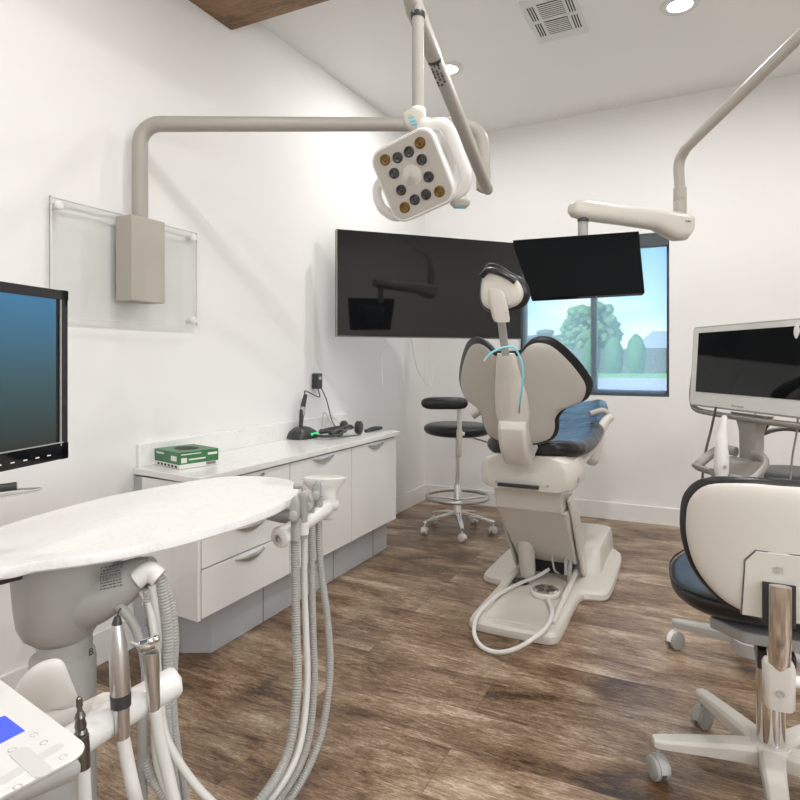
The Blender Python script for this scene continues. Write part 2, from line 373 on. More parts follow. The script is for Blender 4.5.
# baseboards
BH = .135
def bb(name, x0, y0, x1, y1): struct(B().box(((x0 + x1) / 2, (y0 + y1) / 2, BH / 2), (x1 - x0, y1 - y0, BH)).done(name, 'trim_white', bevel=.004))
bb('baseboard_left', 0, Y0, .014, WY); bb('baseboard_back', .014, WY - .014, X1 - .014, WY); bb('baseboard_right', X1 - .014, Y0, X1, WY); bb('baseboard_front', .014, Y0, 3.0, Y0 + .014)
# door behind the camera (seen only in reflections)
dr = struct(B().box((3.55, Y0 + .02, 1.05), (.95, .04, 2.1)).done('door_1', 'toe_grey', bevel=.004))
h_ = B().tube([(3.15, Y0 + .04, 1.0), (3.15, Y0 + .09, 1.0), (3.28, Y0 + .09, 1.0)], .01).done('door_handle', 'steel', dr)
# window
fy = WY + .09
wf = B()
def fbar(x0, x1, z0, z1, d=.05, y=fy): wf.box(((x0 + x1) / 2, y, (z0 + z1) / 2), (x1 - x0, d, z1 - z0))
fbar(WX0, WX0 + .05, WZ0, WZ1); fbar(WX1 - .022, WX1, WZ0, WZ1); fbar(WX0 + .05, WX1 - .022, WZ0, WZ0 + .045); fbar(WX0 + .05, WX1 - .022, WZ1 - .05, WZ1); fbar(1.428, 1.478, WZ0 + .045, WZ1 - .05)
win = struct(wf.done('window_1', 'window_frame', bevel=.003))
B().box(((WX0 + 1.453) / 2, fy + .005, (WZ0 + WZ1) / 2), (1.453 - WX0 - .06, .006, WZ1 - WZ0 - .09)).done('pane', 'glass', win)
B().box(((WX1 + 1.453) / 2, fy + .005, (WZ0 + WZ1) / 2), (WX1 - 1.453 - .04, .006, WZ1 - WZ0 - .09)).done('pane', 'glass', win)
sh = thing('roller_shade', 'dark roller shade at the top of the window with sheer screen lowered', 'window shade', ((WX0 + WX1) / 2, WY + .035, WZ1 - .1))
B().box(((WX0 + WX1) / 2, WY + .04, WZ1 - .052), (WX1 - WX0 - .012, .06, .10)).done('cassette', 'window_frame', sh, bevel=.004)
B().box(((WX0 + WX1) / 2, WY + .045, (WZ0 + WZ1 - .1) / 2 + .01), (WX1 - WX0 - .05, .0015, WZ1 - .1 - WZ0 - .02)).done('screen_fabric', 'screen_mesh', sh)
B().box(((WX0 + WX1) / 2, WY + .045, WZ0 + .012), (WX1 - WX0 - .04, .012, .022)).done('hem_bar', 'window_frame', sh, bevel=.003)

# wood soffit over the near part of the left wall
b = B(); sx, sy, sz = 1.5, 2.508, 2.989
b.hexa([(0, Y0, sz), (sx, Y0, sz), (sx, sy, sz), (0, sy, sz)], [(x, y, ceil_z(x, y)) for x, y in ((0, Y0), (sx, Y0), (sx, sy), (0, sy))])
struct(b.done('trim_1', 'soffit_wood', bevel=.003))

# recessed lamps
for i, (lx, ly) in enumerate(LAMPS):
    z = lamp_z(lx, ly)
    labs = ['round recessed ceiling lamp to the right of the air vent', 'round recessed ceiling lamp behind the spring arm of the examination light']
    t = thing('recessed_lamp', labs[i] if i < 2 else 'round recessed ceiling lamp out of the camera view', 'ceiling lamp', (lx, ly, z), 'recessed ceiling lamps')
    if i >= 2: t['label'] = 'round recessed ceiling lamp out of frame ' + ['above the operator stool', 'in the wood soffit above the oval table', 'above the right wall near the window', 'above the right wall beside the camera', 'behind the camera in the middle', 'behind the camera near the door', 'in the wood soffit behind the camera'][i - 2]
    B().lathe((lx, ly, z - .012), (0, 0, 1), [(.003, .064), (0, .068), (0, .095), (.004, .1), (.012, .1), (.012, .064), (.003, .064)], 32, False).done('trim_ring', 'vent_white', t)
    B().lathe((lx, ly, z - .009), (0, 0, 1), [(0, .001), (0, .0625), (.004, .0625), (.004, .001)], 28).done('lens', 'lamp_glow', t)

# air vent in the ceiling
vx, vy = 1.487, 3.49; vz = ceil_z(vx, vy)
vt = thing('air_vent', 'white square louvred air vent in the ceiling', 'air vent', (vx, vy, vz))
def vfr(a, b_, c=0): return V((vx + a, vy + b_, ceil_z(vx + a, vy + b_) - c))
VW, VH = .285, .49
B().box((0, 0, .004), (VW, VH, .008), vfr).done('frame', 'vent_white', vt, bevel=.002)
for by in (-.105, .085): B().box((0, by, .0085), (.13, .165, .002), vfr).done('grille_opening', 'vent_dark', vt)
b = B()
for by in (-.105, .085):
    for k in range(8):
        yy = by - .072 + k * .0205
        b.ring_loft([[vfr(x_, yy - .003, .010), vfr(x_, yy + .0025, .0135), vfr(x_, yy + .0037, .0135), vfr(x_, yy - .0018, .010)] for x_ in (-.065, .065)])
b.done('louvres', 'vent_white', vt)
for sx_ in (-1, 1):
    for by in (-.105, .085):
        for k in range(3): B().box((sx_ * (.088 + k * .014), by, .0085), (.006, .15, .002), vfr).done('side_slot', 'vent_dark', vt)

# ================================================================== OUTSIDE
GZ = -.35
struct(B().box((0, 60, GZ - .1), (160, 109, .2)).done('ground', 'grass'))
struct(B().box((0, 46, GZ + .012), (200, 22, .02)).done('street', 'asphalt'))
def blob(b, c, r, sc, seed, seg=40, amp=.12):
    rnd = random.Random(seed); ph = [(rnd.uniform(0, 6), rnd.randint(2, 9), rnd.uniform(2, 9)) for _ in range(7)]; n = seg // 2; R = []
    for i in range(n + 1):
        th = math.pi * i / n; row = []
        for k in range(seg):
            a = 2 * math.pi * k / seg; d = 1 + amp * sum(math.sin(p + f1 * a) * math.sin(f2 * th) for p, f1, f2 in ph) * .35 + rnd.uniform(-amp, amp) * .3 * math.sin(th)
            row.append(V(c) + V((math.sin(th) * math.cos(a) * sc[0], math.sin(th) * math.sin(a) * sc[1], -math.cos(th) * sc[2])) * r * d)
        R.append(row)
    b.ring_loft(R)
def out(px, Y, z=GZ): p = ony(px, 360, Y); return V((p.x, Y, z))
YT = 95
p = out(590, YT); tr = thing('shade_tree', 'large round leafy tree beyond the street seen through the window', 'tree', p)
b = B(); zt_ = ony(590, 303, YT).z; rw = (out(623, YT) - out(558, YT)).length / 2; rnd = random.Random(3)
for k in range(230):
    a = rnd.uniform(0, 6.28); hh = rnd.uniform(0, 1); q = rnd.uniform(.6, 1); w_ = rw * .93 * math.sqrt(max(.1, 1 - (2 * hh - .8) ** 2 * .5))
    blob(b, (p.x + math.cos(a) * q * w_, p.y + math.sin(a) * q * w_, 1.3 + hh * (zt_ - 1.9)), rnd.uniform(.45, .8), (1, 1, .85), k, 12, .45)
b.done('crown', 'foliage_pale', tr, angle=80); B().cyl(p, p + V((0, 0, 3.5)), .35, .25).done('trunk', 'bark', tr)
for x0_, x1_, pt_, lb in ((582, 600, 339, 'tall clipped conical bush left of the window mullion'), (604, 623.5, 337.5, 'tall clipped conical bush at the middle of the right window pane'), (626, 646, 335, 'rightmost clipped conical bush seen through the window')):
    p = out((x0_ + x1_) / 2, 78); b = B(); hw_ = (out(x1_, 78) - out(x0_, 78)).length / 2; zt = ony((x0_ + x1_) / 2, pt_, 78).z - GZ
    blob(b, (p.x, p.y, GZ + zt * .45), 1, (hw_, hw_, zt * .55), int(x0_), 48, .06)
    tag(b.done('clipped_bush', 'foliage_dark', angle=80), lb, 'bush', 'clipped bushes beyond the street')
p = out(541, 108); b = B(); zt_ = ony(541, 331, 108).z
for k in range(6): blob(b, (p.x + (k - 2.5) * 1.5, p.y, zt_ - 1 + rnd.uniform(-.6, .6)), 1.0, (1.5, 1, .6), 50 + k, 16, .3)
bt = thing('sparse_tree', 'distant low tree with purple-grey crown at left of the window view', 'tree', p)
b.done('crown', 'fence_wood', bt); b = B()
for k in range(5): b.tube([p, p + V(((k - 2) * .4, 0, zt_ * .5)), p + V(((k - 2) * 1.4, 0, zt_ - .6))], .12, 8)
b.done('branches', 'bark', bt)
tag(B().box((out(600, 83).x, 83, (GZ + ony(600, 349, 83).z) / 2), (90, .2, ony(600, 349, 83).z - GZ)).done('garden_fence', 'fence_wood'), 'long dark grey fence behind the clipped bushes', 'fence')
def house(px_, Y, w_, pw, pr, lb):
    p = out(px_, Y); t = thing('house', lb, 'house', p); zw = ony(px_, pw, Y).z; zr = ony(px_, pr, Y).z
    B().box((p.x, Y + 4, (GZ + zw) / 2), (w_, 8, zw - GZ)).done('wall', 'brick_pale', t)
    B().ring_loft([[V((p.x - w_ / 2 - .5, Y - .5, zw)), V((p.x + w_ / 2 + .5, Y - .5, zw)), V((p.x + w_ / 2 + .5, Y + 8.5, zw)), V((p.x - w_ / 2 - .5, Y + 8.5, zw))],
        [V((p.x - w_ * .22, Y + 3.8, zr)), V((p.x + w_ * .25, Y + 3.8, zr)), V((p.x + w_ * .25, Y + 4.2, zr)), V((p.x - w_ * .22, Y + 4.2, zr))]]).done('roof', 'roof_grey', t)
house(664, 108, 9, 348, 330, 'house with grey hipped roof at the right of the window view')
0 and house(548, 112, 11, 350, 338, 'low house with grey roof at the left of the window view')

# ================================================================== CABINET RUN
CZ = .78; CF = .425; CY0, CY1 = 1.87, 3.645
yA = onx(200, 500, .405).y; yB = onx(289, 500, .405).y; yC = onx(350.5, 500, .405).y; yD = 3.635
wt = thing('countertop', 'long white marble-look countertop over the low white cabinets', 'countertop', (.2, 2.8, CZ - .03))
B().prism([(0, 1.885), (.43, 1.835), (.432, CY1), (0, CY1)], CZ - .028, CZ).done('worktop', 'marble', wt, bevel=.003)
B().box((.01, (1.9 + CY1) / 2, CZ + .05), (.018, CY1 - 1.9, .10)).done('backsplash', 'marble', wt, bevel=.002)
ZB = .198
def handle(y, z, parent, wd=.19):
    b = B(); pts = []
    n = 12                                   # arched recessed-style pull: crescent seen from the front
    outer = [(y - wd / 2 + wd * k / n, z - .030 * math.sin(math.pi * k / n)) for k in range(n + 1)]
    inner = [(y + wd / 2 - wd * k / n, z - .004) for k in range(n + 1)]
    b.prism([(a, c) for a, c in outer + inner[1:-1]], 0, .012, lambda a, c, d=0: V((.4105 + d, a, c)))
    b.tube([(.412, y - wd / 2, z), (.43, y - wd * .28, z - .004), (.435, y, z - .006), (.43, y + wd * .28, z - .004), (.412, y + wd / 2, z)], .004, 8)
    return b.done('handle', 'steel', parent)
def front(name, y0, y1, z0, z1, parent, hz=None):
    o = B().box((.402, (y0 + y1) / 2, (z0 + z1) / 2), (.018, y1 - y0 - .007, z1 - z0 - .006)).done(name, 'laminate', parent, bevel=.0015)
    handle((y0 + y1) / 2, hz if hz else z1 - .016, o); return o
ztop = CZ - .036
def cab(y0, y1, lb):
    t = thing('base_cabinet', lb, 'cabinet', (.2, (y0 + y1) / 2, 0), 'low white cabinets under the countertop')
    yq = y0 + (.055 if y0 == yA else 0); B().box((.196, (yq + y1) / 2, (ZB + ztop) / 2 + .003), (.388, y1 - yq - .001, ztop - ZB + .006)).done('carcass', 'laminate', t)
    return t
c1 = cab(yA, yB, 'low white three-drawer cabinet nearest the oval table')
dz = [ztop, .532, .40, ZB]
front('drawer', yA, yB, dz[1], dz[0], c1); front('drawer', yA, yB, dz[2], dz[1], c1); front('drawer', yA, yB, dz[3], dz[2], c1)
B().prism([(.075, 1.883), (.41, 1.848), (.41, yA - .001), (.075, yA - .001)], ZB, CZ - .030).done('end_panel', 'laminate', c1, bevel=.002)
lab(B().box((.04, 1.893, (ztop + .1) / 2), (.066, .015, ztop - .1)).done('filler_strip', 'toe_grey', c1), 'grey filler strip beside the wall')
c2 = cab(yB, yC, 'low white single-door cabinet in the middle of the row'); front('door', yB, yC, ZB, ztop, c2)
c3 = cab(yC, yD, 'low white single-door cabinet at the far end of the row'); front('door', yC, yD, ZB, ztop, c3)
tk = thing('toe_kick', 'grey recessed plinth under the white cabinets', 'plinth', (.2, 2.8, 0))
B().prism([(.02, 1.96), (.24, 1.93), (.352, 1.99), (.352, 3.61), (.02, 3.61)], .001, ZB - .022).done('plinth', 'toe_grey', tk, bevel=.002)
for yy in (2.33, 2.95, 3.42): B().box((.3528, yy, .088), (.0016, .004, .17)).done('joint', 'seam_dark', tk)

# glove box
p0 = onz(154.5, 464.5, CZ); p1 = onz(179, 470, CZ); p2 = onz(214, 463.5, CZ)
u = (p0 - p1); v = (p2 - p1); u = u.normalized(); vv = (v - u * v.dot(u)).normalized(); ul = (p0 - p1).length; vl = v.length
fr = frame_fn(p1 + V((0, 0, .001)), u, vv, UP)
gb = thing('glove_box', 'green and white box of disposable gloves on the countertop', 'box', p1 + V((0, 0, .001)))
H_ = .072
B().box((ul / 2, vl / 2, H_ / 2), (ul, vl, H_), fr).done('carton', 'green_card', gb, bevel=.001)
B().box((ul / 2, vl / 2, H_ * .14), (ul + .0012, vl + .0012, H_ * .26), fr).done('white_band', 'white_card', gb)
oo = smooth2([(ul * .2, vl * .5), (ul * .35, vl * .28), (ul * .65, vl * .28), (ul * .8, vl * .5), (ul * .65, vl * .72), (ul * .35, vl * .72)])
B().prism(oo, H_ + .0003, H_ + .0012, fr).done('opening', 'vent_dark', gb)
b = B()
fl = frame_fn(p1 + V((0, 0, .001)), vv, UP, -u); fs = frame_fn(p1 + V((0, 0, .001)), u, UP, -vv)
B().box((vl * .12, H_ * .5, .0008), (vl * .14, H_ * .3, .0006), fl).done('print', 'white_card', gb)
B().box((vl * .30, H_ * .85, .0008), (vl * .5, H_ * .06, .0006), fl).done('print', 'white_card', gb)
B().box((vl * .84, H_ * .74, .0008), (vl * .24, H_ * .14, .0006), fl).done('print', 'white_card', gb)
B().box((vl * .45, H_ * .52, .0008), (vl * .42, H_ * .09, .0006), fl).done('print', 'white_card', gb)
B().box((ul * .2, H_ * .6, .0008), (ul * .22, H_ * .3, .0006), fs).done('print', 'white_card', gb)
B().box((ul * .75, H_ * .8, .0008), (ul * .3, H_ * .1, .0006), fs).done('print', 'white_card', gb)

b = B()
for k in range(14): b.box((vl * .68 + k * vl * .018, H_ * .16, .001), (vl * .008 * (1 + k % 2 * .6), H_ * .18, .0006), fl)
for k in range(6): b.box((ul * .12 + k * ul * .14, H_ * .14, .001), (ul * .09, H_ * .14, .0006), fs)
b.done('barcode', 'print_dark', gb)

# outlet + adapter + cords
po = onx(312, 381, 0)
ot = thing('wall_outlet', 'white wall outlet plate above the countertop', 'outlet', po)
B().prism(rrect(.075, .12, .006), 0, .006, frame_fn(po + V((0, 0, .035)), (0, 1, 0), UP, (1, 0, 0))).done('cover_plate', 'trim_white', ot, bevel=.0015)
pa = V((.0065, po.y + .015, po.z + .0))
ad = thing('power_adapter', 'black power adapter plugged into the wall outlet', 'adapter', pa)
B().prism(rrect(.055, .10, .012), 0, .045, frame_fn(pa, (0, 1, 0), UP, (1, 0, 0))).done('body', 'dark_plastic', ad, bevel=.004)
B().box((pa.x + .0465, pa.y, pa.z + .018), (.002, .032, .018)).done('rating_label', 'print_grey', ad)
# charging stand (green light)
pc = onz(306, 438, CZ); cfz = CZ + .001
cs = thing('charging_stand', 'black charging stand with green light and upright curing wand', 'charger', (pc.x, pc.y, cfz))
fr = lambda a, b_, c=0: V((pc.x - .02 + a, pc.y + b_ * 1.3, cfz + c * 1.12))
ol = smooth2([(-.06, -.02), (-.05, .045), (0, .07), (.05, .05), (.065, 0), (.05, -.06), (0, -.075), (-.05, -.06)])
b = B(); b.ring_loft([[fr(x * 1.15, y * 1.15, z) for x, y in [(q[0], q[1]) for q in ol]] if i == 0 else [fr(x * s_, y * s_ - o_, z) for x, y in ol] for i, (s_, z, o_) in enumerate(((1.1, 0, 0), (1.15, .012, 0), (1.0, .035, 0), (.62, .055, .008), (.3, .062, .012)))])
b.done('base', 'dark_plastic', cs)
B().box((.062, .012, .022), (.03, .055, .014), fr).done('green_light', 'green_glow', cs, bevel=.004)
b = B(); b.tube([fr(-.01, -.01, .05), fr(-.012, .0, .12), fr(-.012, .012, .17), fr(-.01, .03, .23)], lambda t: .011 + .005 * math.sin(t * 3), 12); b.done('wand', 'dark_plastic', cs)
lab(B().cyl(fr(-.012, .004, .12), fr(-.012, .010, .165), .0175).done('wand_band', 'unit_grey', cs), 'grey band around the wand')
# cords
cd = B()
cd.tube([pa + V((.03, .0, -.05)), pa + V((.05, -.02, -.10)), fr(-.01, .03, .25), fr(-.015, .032, .225)], .0035, 8)
tag(cd.done('stand_cord', 'dark_plastic'), 'short black cord from adapter down to the charging stand', 'cord', 'black cords on the countertop')
# tangle of headset / loupes with cable
ph = onz(341, 436, CZ) + V((0, 0, .001))
hs = thing('loupe_headset', 'black headset with cables lying on the countertop beside the charging stand', 'headset', ph)
fr2 = lambda a, b_, c=0: V((ph.x - .02 + a * 1.35, ph.y + b_ * 1.15, CZ + .001 + c * 1.5))
b = B(); b.tube([fr2(.03, -.13, .016), fr2(.04, -.05, .03), fr2(.04, .03, .035), fr2(.02, .09, .028), fr2(-.03, .1, .024), fr2(-.06, .04, .02), fr2(-.06, -.06, .018)], .018, 12, flat=.9)
b.done('headband', 'dark_plastic', hs)
b = B(); b.lathe(fr2(.06, .065, .032), (1, .25, 0), [(0, .03), (.006, .040), (.032, .041), (.042, .03), (.045, .001)], 20); b.done('ear_cup', 'dark_plastic', hs); b = B(); b.lathe(fr2(-.03, .085, .030), (1, .25, 0), [(0, .03), (.006, .038), (.03, .039), (.04, .03), (.042, .001)], 20)
b.done('ear_cup', 'dark_plastic', hs)
b = B(); b.tube([fr2(-.05, -.15, .012), fr2(.03, -.18, .014), fr2(.07, -.1, .018), fr2(.02, -.04, .03), fr2(-.04, -.09, .022), fr2(0, -.15, .026), fr2(.06, -.06, .03)], .009, 8); b.done('coiled_cable', 'dark_plastic', hs); b = B(); b.tube([fr2(.05, -.11, .008), fr2(.085, -.04, .006), fr2(.09, .05, .006), fr2(.05, .14, .006), fr2(0, .17, .006)], .004, 8); b.tube([fr2(.06, -.1, .02), fr2(.07, -.02, .036), fr2(.06, .06, .03)], .005, 8)
b.done('cable', 'dark_steel', hs)
b = B()
b.tube([pa + V((.04, .02, -.045)), pa + V((.06, .05, -.12)), pa + V((.06, .10, -.23)), V((.05, pa.y + .16, CZ + .05)), V((.08, pa.y + .18, CZ + .006)), V((.14, pa.y + .10, CZ + .005))], .0035, 8)
tag(b.done('long_cord', 'dark_plastic'), 'long black cord looping from adapter to behind the headset', 'cord', 'black cords on the countertop')
b = B(); b.tube([V((.04, pa.y + .06, CZ + .006)), V((.04, pa.y + .10, CZ + .09)), V((.05, pa.y + .2, CZ + .07)), V((.06, pa.y + .26, CZ + .006))], .002, 6)
b.tube([V((.05, pa.y + .02, CZ + .006)), V((.03, pa.y + .08, CZ + .13)), V((.05, pa.y + .14, CZ + .05)), V((.1, pa.y + .18, CZ + .006))], .002, 6)
tag(b.done('wire_loop', 'print_grey'), 'thin wire loops standing behind the headset', 'wire')
pd = onz(371, 431, CZ)
b = B(); b.tube([V((pd.x + .02, pd.y - .11, CZ + .012)), V((pd.x + .02, pd.y, CZ + .016)), V((pd.x + .03, pd.y + .09, CZ + .014))], lambda t: .010 + .006 * math.sin(t * 3.14), 12)
tag(b.done('black_handpiece', 'dark_plastic'), 'slim black handpiece lying near the far end of the countertop', 'handpiece')

# ================================================================== WALL LIGHT MOUNT
py0, py1, pz0, pz1 = onx(50, 250, .035).y, onx(197, 250, .035).y, 1.412, 1.866
pl = thing('mounting_panel', 'clear glass panel on the left wall behind the beige arm box', 'panel', (0.03, 1.88, 1.64))
fp = frame_fn((.03, 0, 0), (0, 1, 0), UP, (1, 0, 0))
B().box(((py0 + py1) / 2, (pz0 + pz1) / 2, .003), (py1 - py0, pz1 - pz0, .01), fp).done('sheet', 'acrylic', pl, bevel=.001)
b = B()
E_ = .0105
for a, c, w_, h2 in ((py0 + .002, (pz0 + pz1) / 2, .004, pz1 - pz0), (py1 - .002, (pz0 + pz1) / 2, .004, pz1 - pz0), ((py0 + py1) / 2, pz0 + .002, py1 - py0, .004), ((py0 + py1) / 2, pz1 - .002, py1 - py0, .004)):
    b.box((a, c, .003), (w_, h2, E_), fp)
lab(b.done('polished_edge', 'vent_white', pl), 'pale edge of the clear sheet')
for a in (py0 + .03, py1 - .03):
    for c in (pz0 + .03, pz1 - .03):
        B().lathe(fp(a, c, -.03), (1, 0, 0), [(0, .010), (.036, .010), (.036, .017), (.044, .018), (.050, .014), (.0515, .001)], 20).done('standoff', 'trim_white', pl)
bxx = .135
mt = thing('light_arm_mount', 'beige wall box with long bent pipe arm reaching across the room', 'pipe arm', (.08, 1.9, 1.51))
ya = onx(131.6, 300, bxx).y; yb = onx(165, 300, bxx).y; zb0 = onx(131.6, 300, bxx).z; zb1 = onx(131.6, 214, bxx).z
mbox = B().box(((.042 + bxx) / 2, (ya + yb) / 2, (zb0 + zb1) / 2), (bxx - .042, yb - ya, zb1 - zb0)).done('wall_box', 'box_beige', mt, bevel=.002)
px_pipe = (.042 + bxx) / 2; PT = (px_pipe - CX) / ray(140).x
P0 = at(140, 230, PT); zc = at(140, 124, PT).z; rp = 7.6 / F * PT
Pend = at(461, 128, 2.60); P0t = V((P0.x, P0.y, zc))
dirA = V((Pend.x - P0t.x, Pend.y - P0t.y, 0)).normalized()
arc = lambda c0, d0, d1, r, n=8: [c0 + d0 * (-r) * math.cos(a) + d1 * (-r) * math.sin(a) + d1 * r for a in [math.pi / 2 * k / n for k in range(n + 1)]] 
rb = .085
pts = [V((P0.x, P0.y, zb0 + .06)), V((P0.x, P0.y, zc - rb))]
for k in range(1, 9):
    a = math.pi / 2 * k / 8; pts.append(V((P0.x, P0.y, zc - rb)) + dirA * rb * (1 - math.cos(a)) + UP * rb * math.sin(a))
E0 = V((Pend.x, Pend.y, zc)); pts.append(E0)
re_ = .095
Rv = V((ray(480).x, ray(480).y, 0)).normalized()
for k in range(1, 9):
    a = math.pi / 2 * k / 8; pts.append(E0 + dirA * re_ * math.sin(a) - UP * re_ * (1 - math.cos(a)))
pe = pts[-1]; zlow = at(486, 192, 2.62).z
pts.append(V((pe.x, pe.y, zlow + .045)))
B().tube(pts, lambda t: rp * (1 if t < .5 else .85), 20, smooth=False).done('pipe', 'arm_beige', mt)
B().lathe((pe.x, pe.y, zlow + .075), (0, 0, -1), [(0, rp * .95), (.068, rp * .95), (.074, rp * .8), (.075, .001)], 20).done('end_collar', 'arm_beige', mt)
# spring arm + light
el = V((pe.x, pe.y, zlow + .02))
A1 = at(412, 2, 1.80)
A0 = at(487, 188, 2.50)
sa = thing('examination_light', 'white multi-lens dental examination light hanging from a spring arm', 'examination light', A0)
d_ = (A1 - A0).normalized(); side = d_.cross(UP).normalized(); upv = side.cross(d_)
b = B(); Ltot = (A1 - A0).length
sec = lambda t, w_, h_, r: [A0 + d_ * t + side * x + upv * y for x, y in rrect(w_, h_, r, 3)]
b.ring_loft([sec(0, .034, .036, .012), sec(.02, .042, .046, .014), sec(Ltot * .76, .043, .047, .014)]); b.done('lower_sleeve', 'arm_beige', sa)
B().ring_loft([sec(Ltot * .77, .047, .052, .016), sec(Ltot * .98, .05, .056, .018), sec(Ltot * 1.03, .036, .042, .014)]).done('upper_sleeve', 'arm_beige', sa)
B().ring_loft([sec(Ltot * .755, .045, .049, .014), sec(Ltot * .772, .045, .049, .014)]).done('joint_gap', 'dark_plastic', sa)
b = B()
for k in range(9):
    for j in range(3):
        if (k * 3 + j * 2) % 5: b.box((Ltot * .66 + k * .011, -.012 + j * .012, .0238), (.008, .005 + .003 * ((k + j) % 2), .0006), frame_fn(A0, d_, side, -upv))
b.done('warning_print', 'print_dark', sa)
kb = B(); k0 = V((pe.x, pe.y, zlow + .02)); kb.tube([A0 + d_ * .02, A0 - d_ * .01, (A0 + k0) / 2, k0 + V((0, 0, -.01))], .022, 12); kb.done('elbow', 'arm_beige', sa)
# drop rod
R0 = at(415, 18, 1.80); R1 = at(418, 112, 1.80); R0.x, R0.y = R1.x, R1.y
B().cyl(R0 + V((0, 0, .03)), R1, .0175, seg=20).done('drop_rod', 'arm_beige', sa)
B().lathe(R0 + V((0, 0, -.0)), UP, [(0, .02), (.004, .022), (.012, .022), (.016, .02)], 20).done('pivot_cap', 'dark_plastic', sa)
B().lathe(R1 + V((0, 0, .012)), (0, 0, -1), [(0, .019), (.006, .024), (.05, .026), (.056, .02)], 24).done('collar', 'white_plastic', sa)
# head
HD = 1.72; HC = at(412.5, 176, HD); Tw = -FW
hn = (RT * -.36 + UP * -.32 + Tw * .88).normalized(); hu = (RT * .918 + UP * .396); hu = (hu - hn * hu.dot(hn)).normalized(); hv = hn.cross(hu)
hf = frame_fn(HC, hu, hv, hn)
HWd, HHt = .204, .218
b = B(); o1 = rrect(HWd, HHt, .042, 6); n1 = []
b.ring_loft([[hf(x * s_, y * s_, z) for x, y in o1] for s_, z in ((.60, -.075), (.80, -.068), (.94, -.048), (1.0, -.02), (1.0, -.004), (.97, .004), (.93, .004))])
head = b.done('head_shell', 'white_plastic', sa)
b = B(); b.prism(rrect(HWd * .93, HHt * .93, .036, 6), -.001, .0055, hf); b.done('face_plate', 'beige', sa, bevel=.002)
for (a, c) in ((.058, .07), (-.055, .072), (.058, -.07), (-.055, -.07)):
    lab(B().lathe(hf(a, c, .0045), hn, [(0, .016), (.004, .0155), (.005, .012), (.0025, .006), (.004, .001)], 18).done('lens', 'amber_lens', sa), 'amber corner lens')
for (a, c) in ((.019, .062), (-.018, .062), (.045, .028), (-.045, .028), (.045, -.022), (-.045, -.022), (.019, -.062), (-.018, -.062)):
    lab(B().lathe(hf(a, c, .0045), hn, [(0, .0155), (.004, .015), (.005, .012), (.0025, .006), (.004, .001)], 18).done('lens', 'smoke_lens', sa), 'dark grey lens')
lab(B().lathe(hf(0, .002, .0045), hn, [(0, .029), (.002, .028), (.0035, .02), (.006, .001)], 28).done('lens', 'lens_centre', sa), 'large pale centre lens')
# handles left and right
for sg, h0, h1 in ((-1, -.085, .03), (1, -.095, .105)):
    pts = [hf(sg * .082, h1, -.03), hf(sg * .120, h1 - .010, -.030), hf(sg * .136, h1 - .035, -.030), hf(sg * .137, (h0 + h1) / 2, -.030), hf(sg * .135, h0 + .04, -.030), hf(sg * .112, h0 + .008, -.032), hf(sg * .078, h0, -.03)]
    B().tube(pts, .0085, 14, flat=2.1).done('handle', 'white_plastic', sa)
# yoke from collar to head
q0 = R1 + V((0, 0, -.045))
yk = B(); yk.tube([q0 + V((0, 0, .01)), q0 + RT * .03 + UP * -.035 - FW * 0, hf(.075, .11, -.05), hf(.10, .03, -.07), hf(.06, -.03, -.085), hf(0, 0, -.078)], lambda t: .02 + .004 * math.sin(t * 3.14), 14); yk.done('yoke', 'white_plastic', sa)
# switch pod with blue marks
sc_ = at(414.5, 121.5, 1.80 - .035); pf = frame_fn(sc_, RT * .95 + UP * .2, UP * .95 - RT * .2, Tw)
ol = [(a * .98, c * .86) for a, c in smooth2([(-.03, .03), (-.004, .043), (.026, .035), (.034, 0), (.036, -.03), (.016, -.045), (-.012, -.03), (-.030, -.006)])]
B().cushion(ol, pf, tf=.008, tb=.022, n=6).done('switch_pod', 'beige', sa)
for k in range(3): lab(B().box((-.008 + k * .003, .010 - k * .011, .0088), (.017, .0048, .0012), pf).done('switch_mark', 'cyan_part', sa), 'blue switch mark')
lab(B().box((-.008, .021, .0085), (.013, .0036, .0012), pf).done('switch_mark', 'yellow_part', sa), 'yellow-green switch mark')
# tail pod
tf_ = at(460, 202, HD + .09)
pf2 = frame_fn(tf_, RT, UP * .9 + Tw * .3)
B().cushion(rrect(.06, .03, .013), pf2, tf=.02, tb=.02, n=6).done('tail_pod', 'beige', sa)
lab(B().cushion(rrect(.042, .014, .006), lambda a, b_, c=0: pf2(a, b_ - .012, c), tf=.017, tb=.017, n=6).done('tail_cap', 'cyan_part', sa), 'blue-green cap')

# ================================================================== CORNER TV
TL = at(336.5, 337, 3.88); TR = at(521, 337, 4.36)
du = (TR - TL); du.z = 0; TWd = du.length; du.normalize(); zc_ = at(337, 284, 3.9).z
tn = du.cross(UP).normalized()                 # faces the room
tv = thing('wall_television', 'large black flat television hung across the far left corner', 'television', (TL + TR) / 2)
tz0 = CH + (360 - 337.5) / F * 4.0; tz1 = tz0 + .685
tfm = frame_fn(V((TL.x, TL.y, 0)), du, UP, tn)
B().box((TWd / 2, (tz0 + tz1) / 2, -.022), (TWd, tz1 - tz0, .04), tfm).done('body', 'bezel_black', tv, bevel=.003)
B().box((TWd / 2, (tz0 + tz1) / 2 + .004, -.0015), (TWd - .02, tz1 - tz0 - .028, .004), tfm).done('screen', 'screen_black', tv)
b = B(); b.box((TWd / 2, tz0 + .0035, -.002), (TWd, .006, .008), tfm); b.box((.002, (tz0 + tz1) / 2, -.012), (.005, tz1 - tz0, .03), tfm)
lab(b.done('trim_strip', 'dark_steel', tv), 'thin metal edge strip')
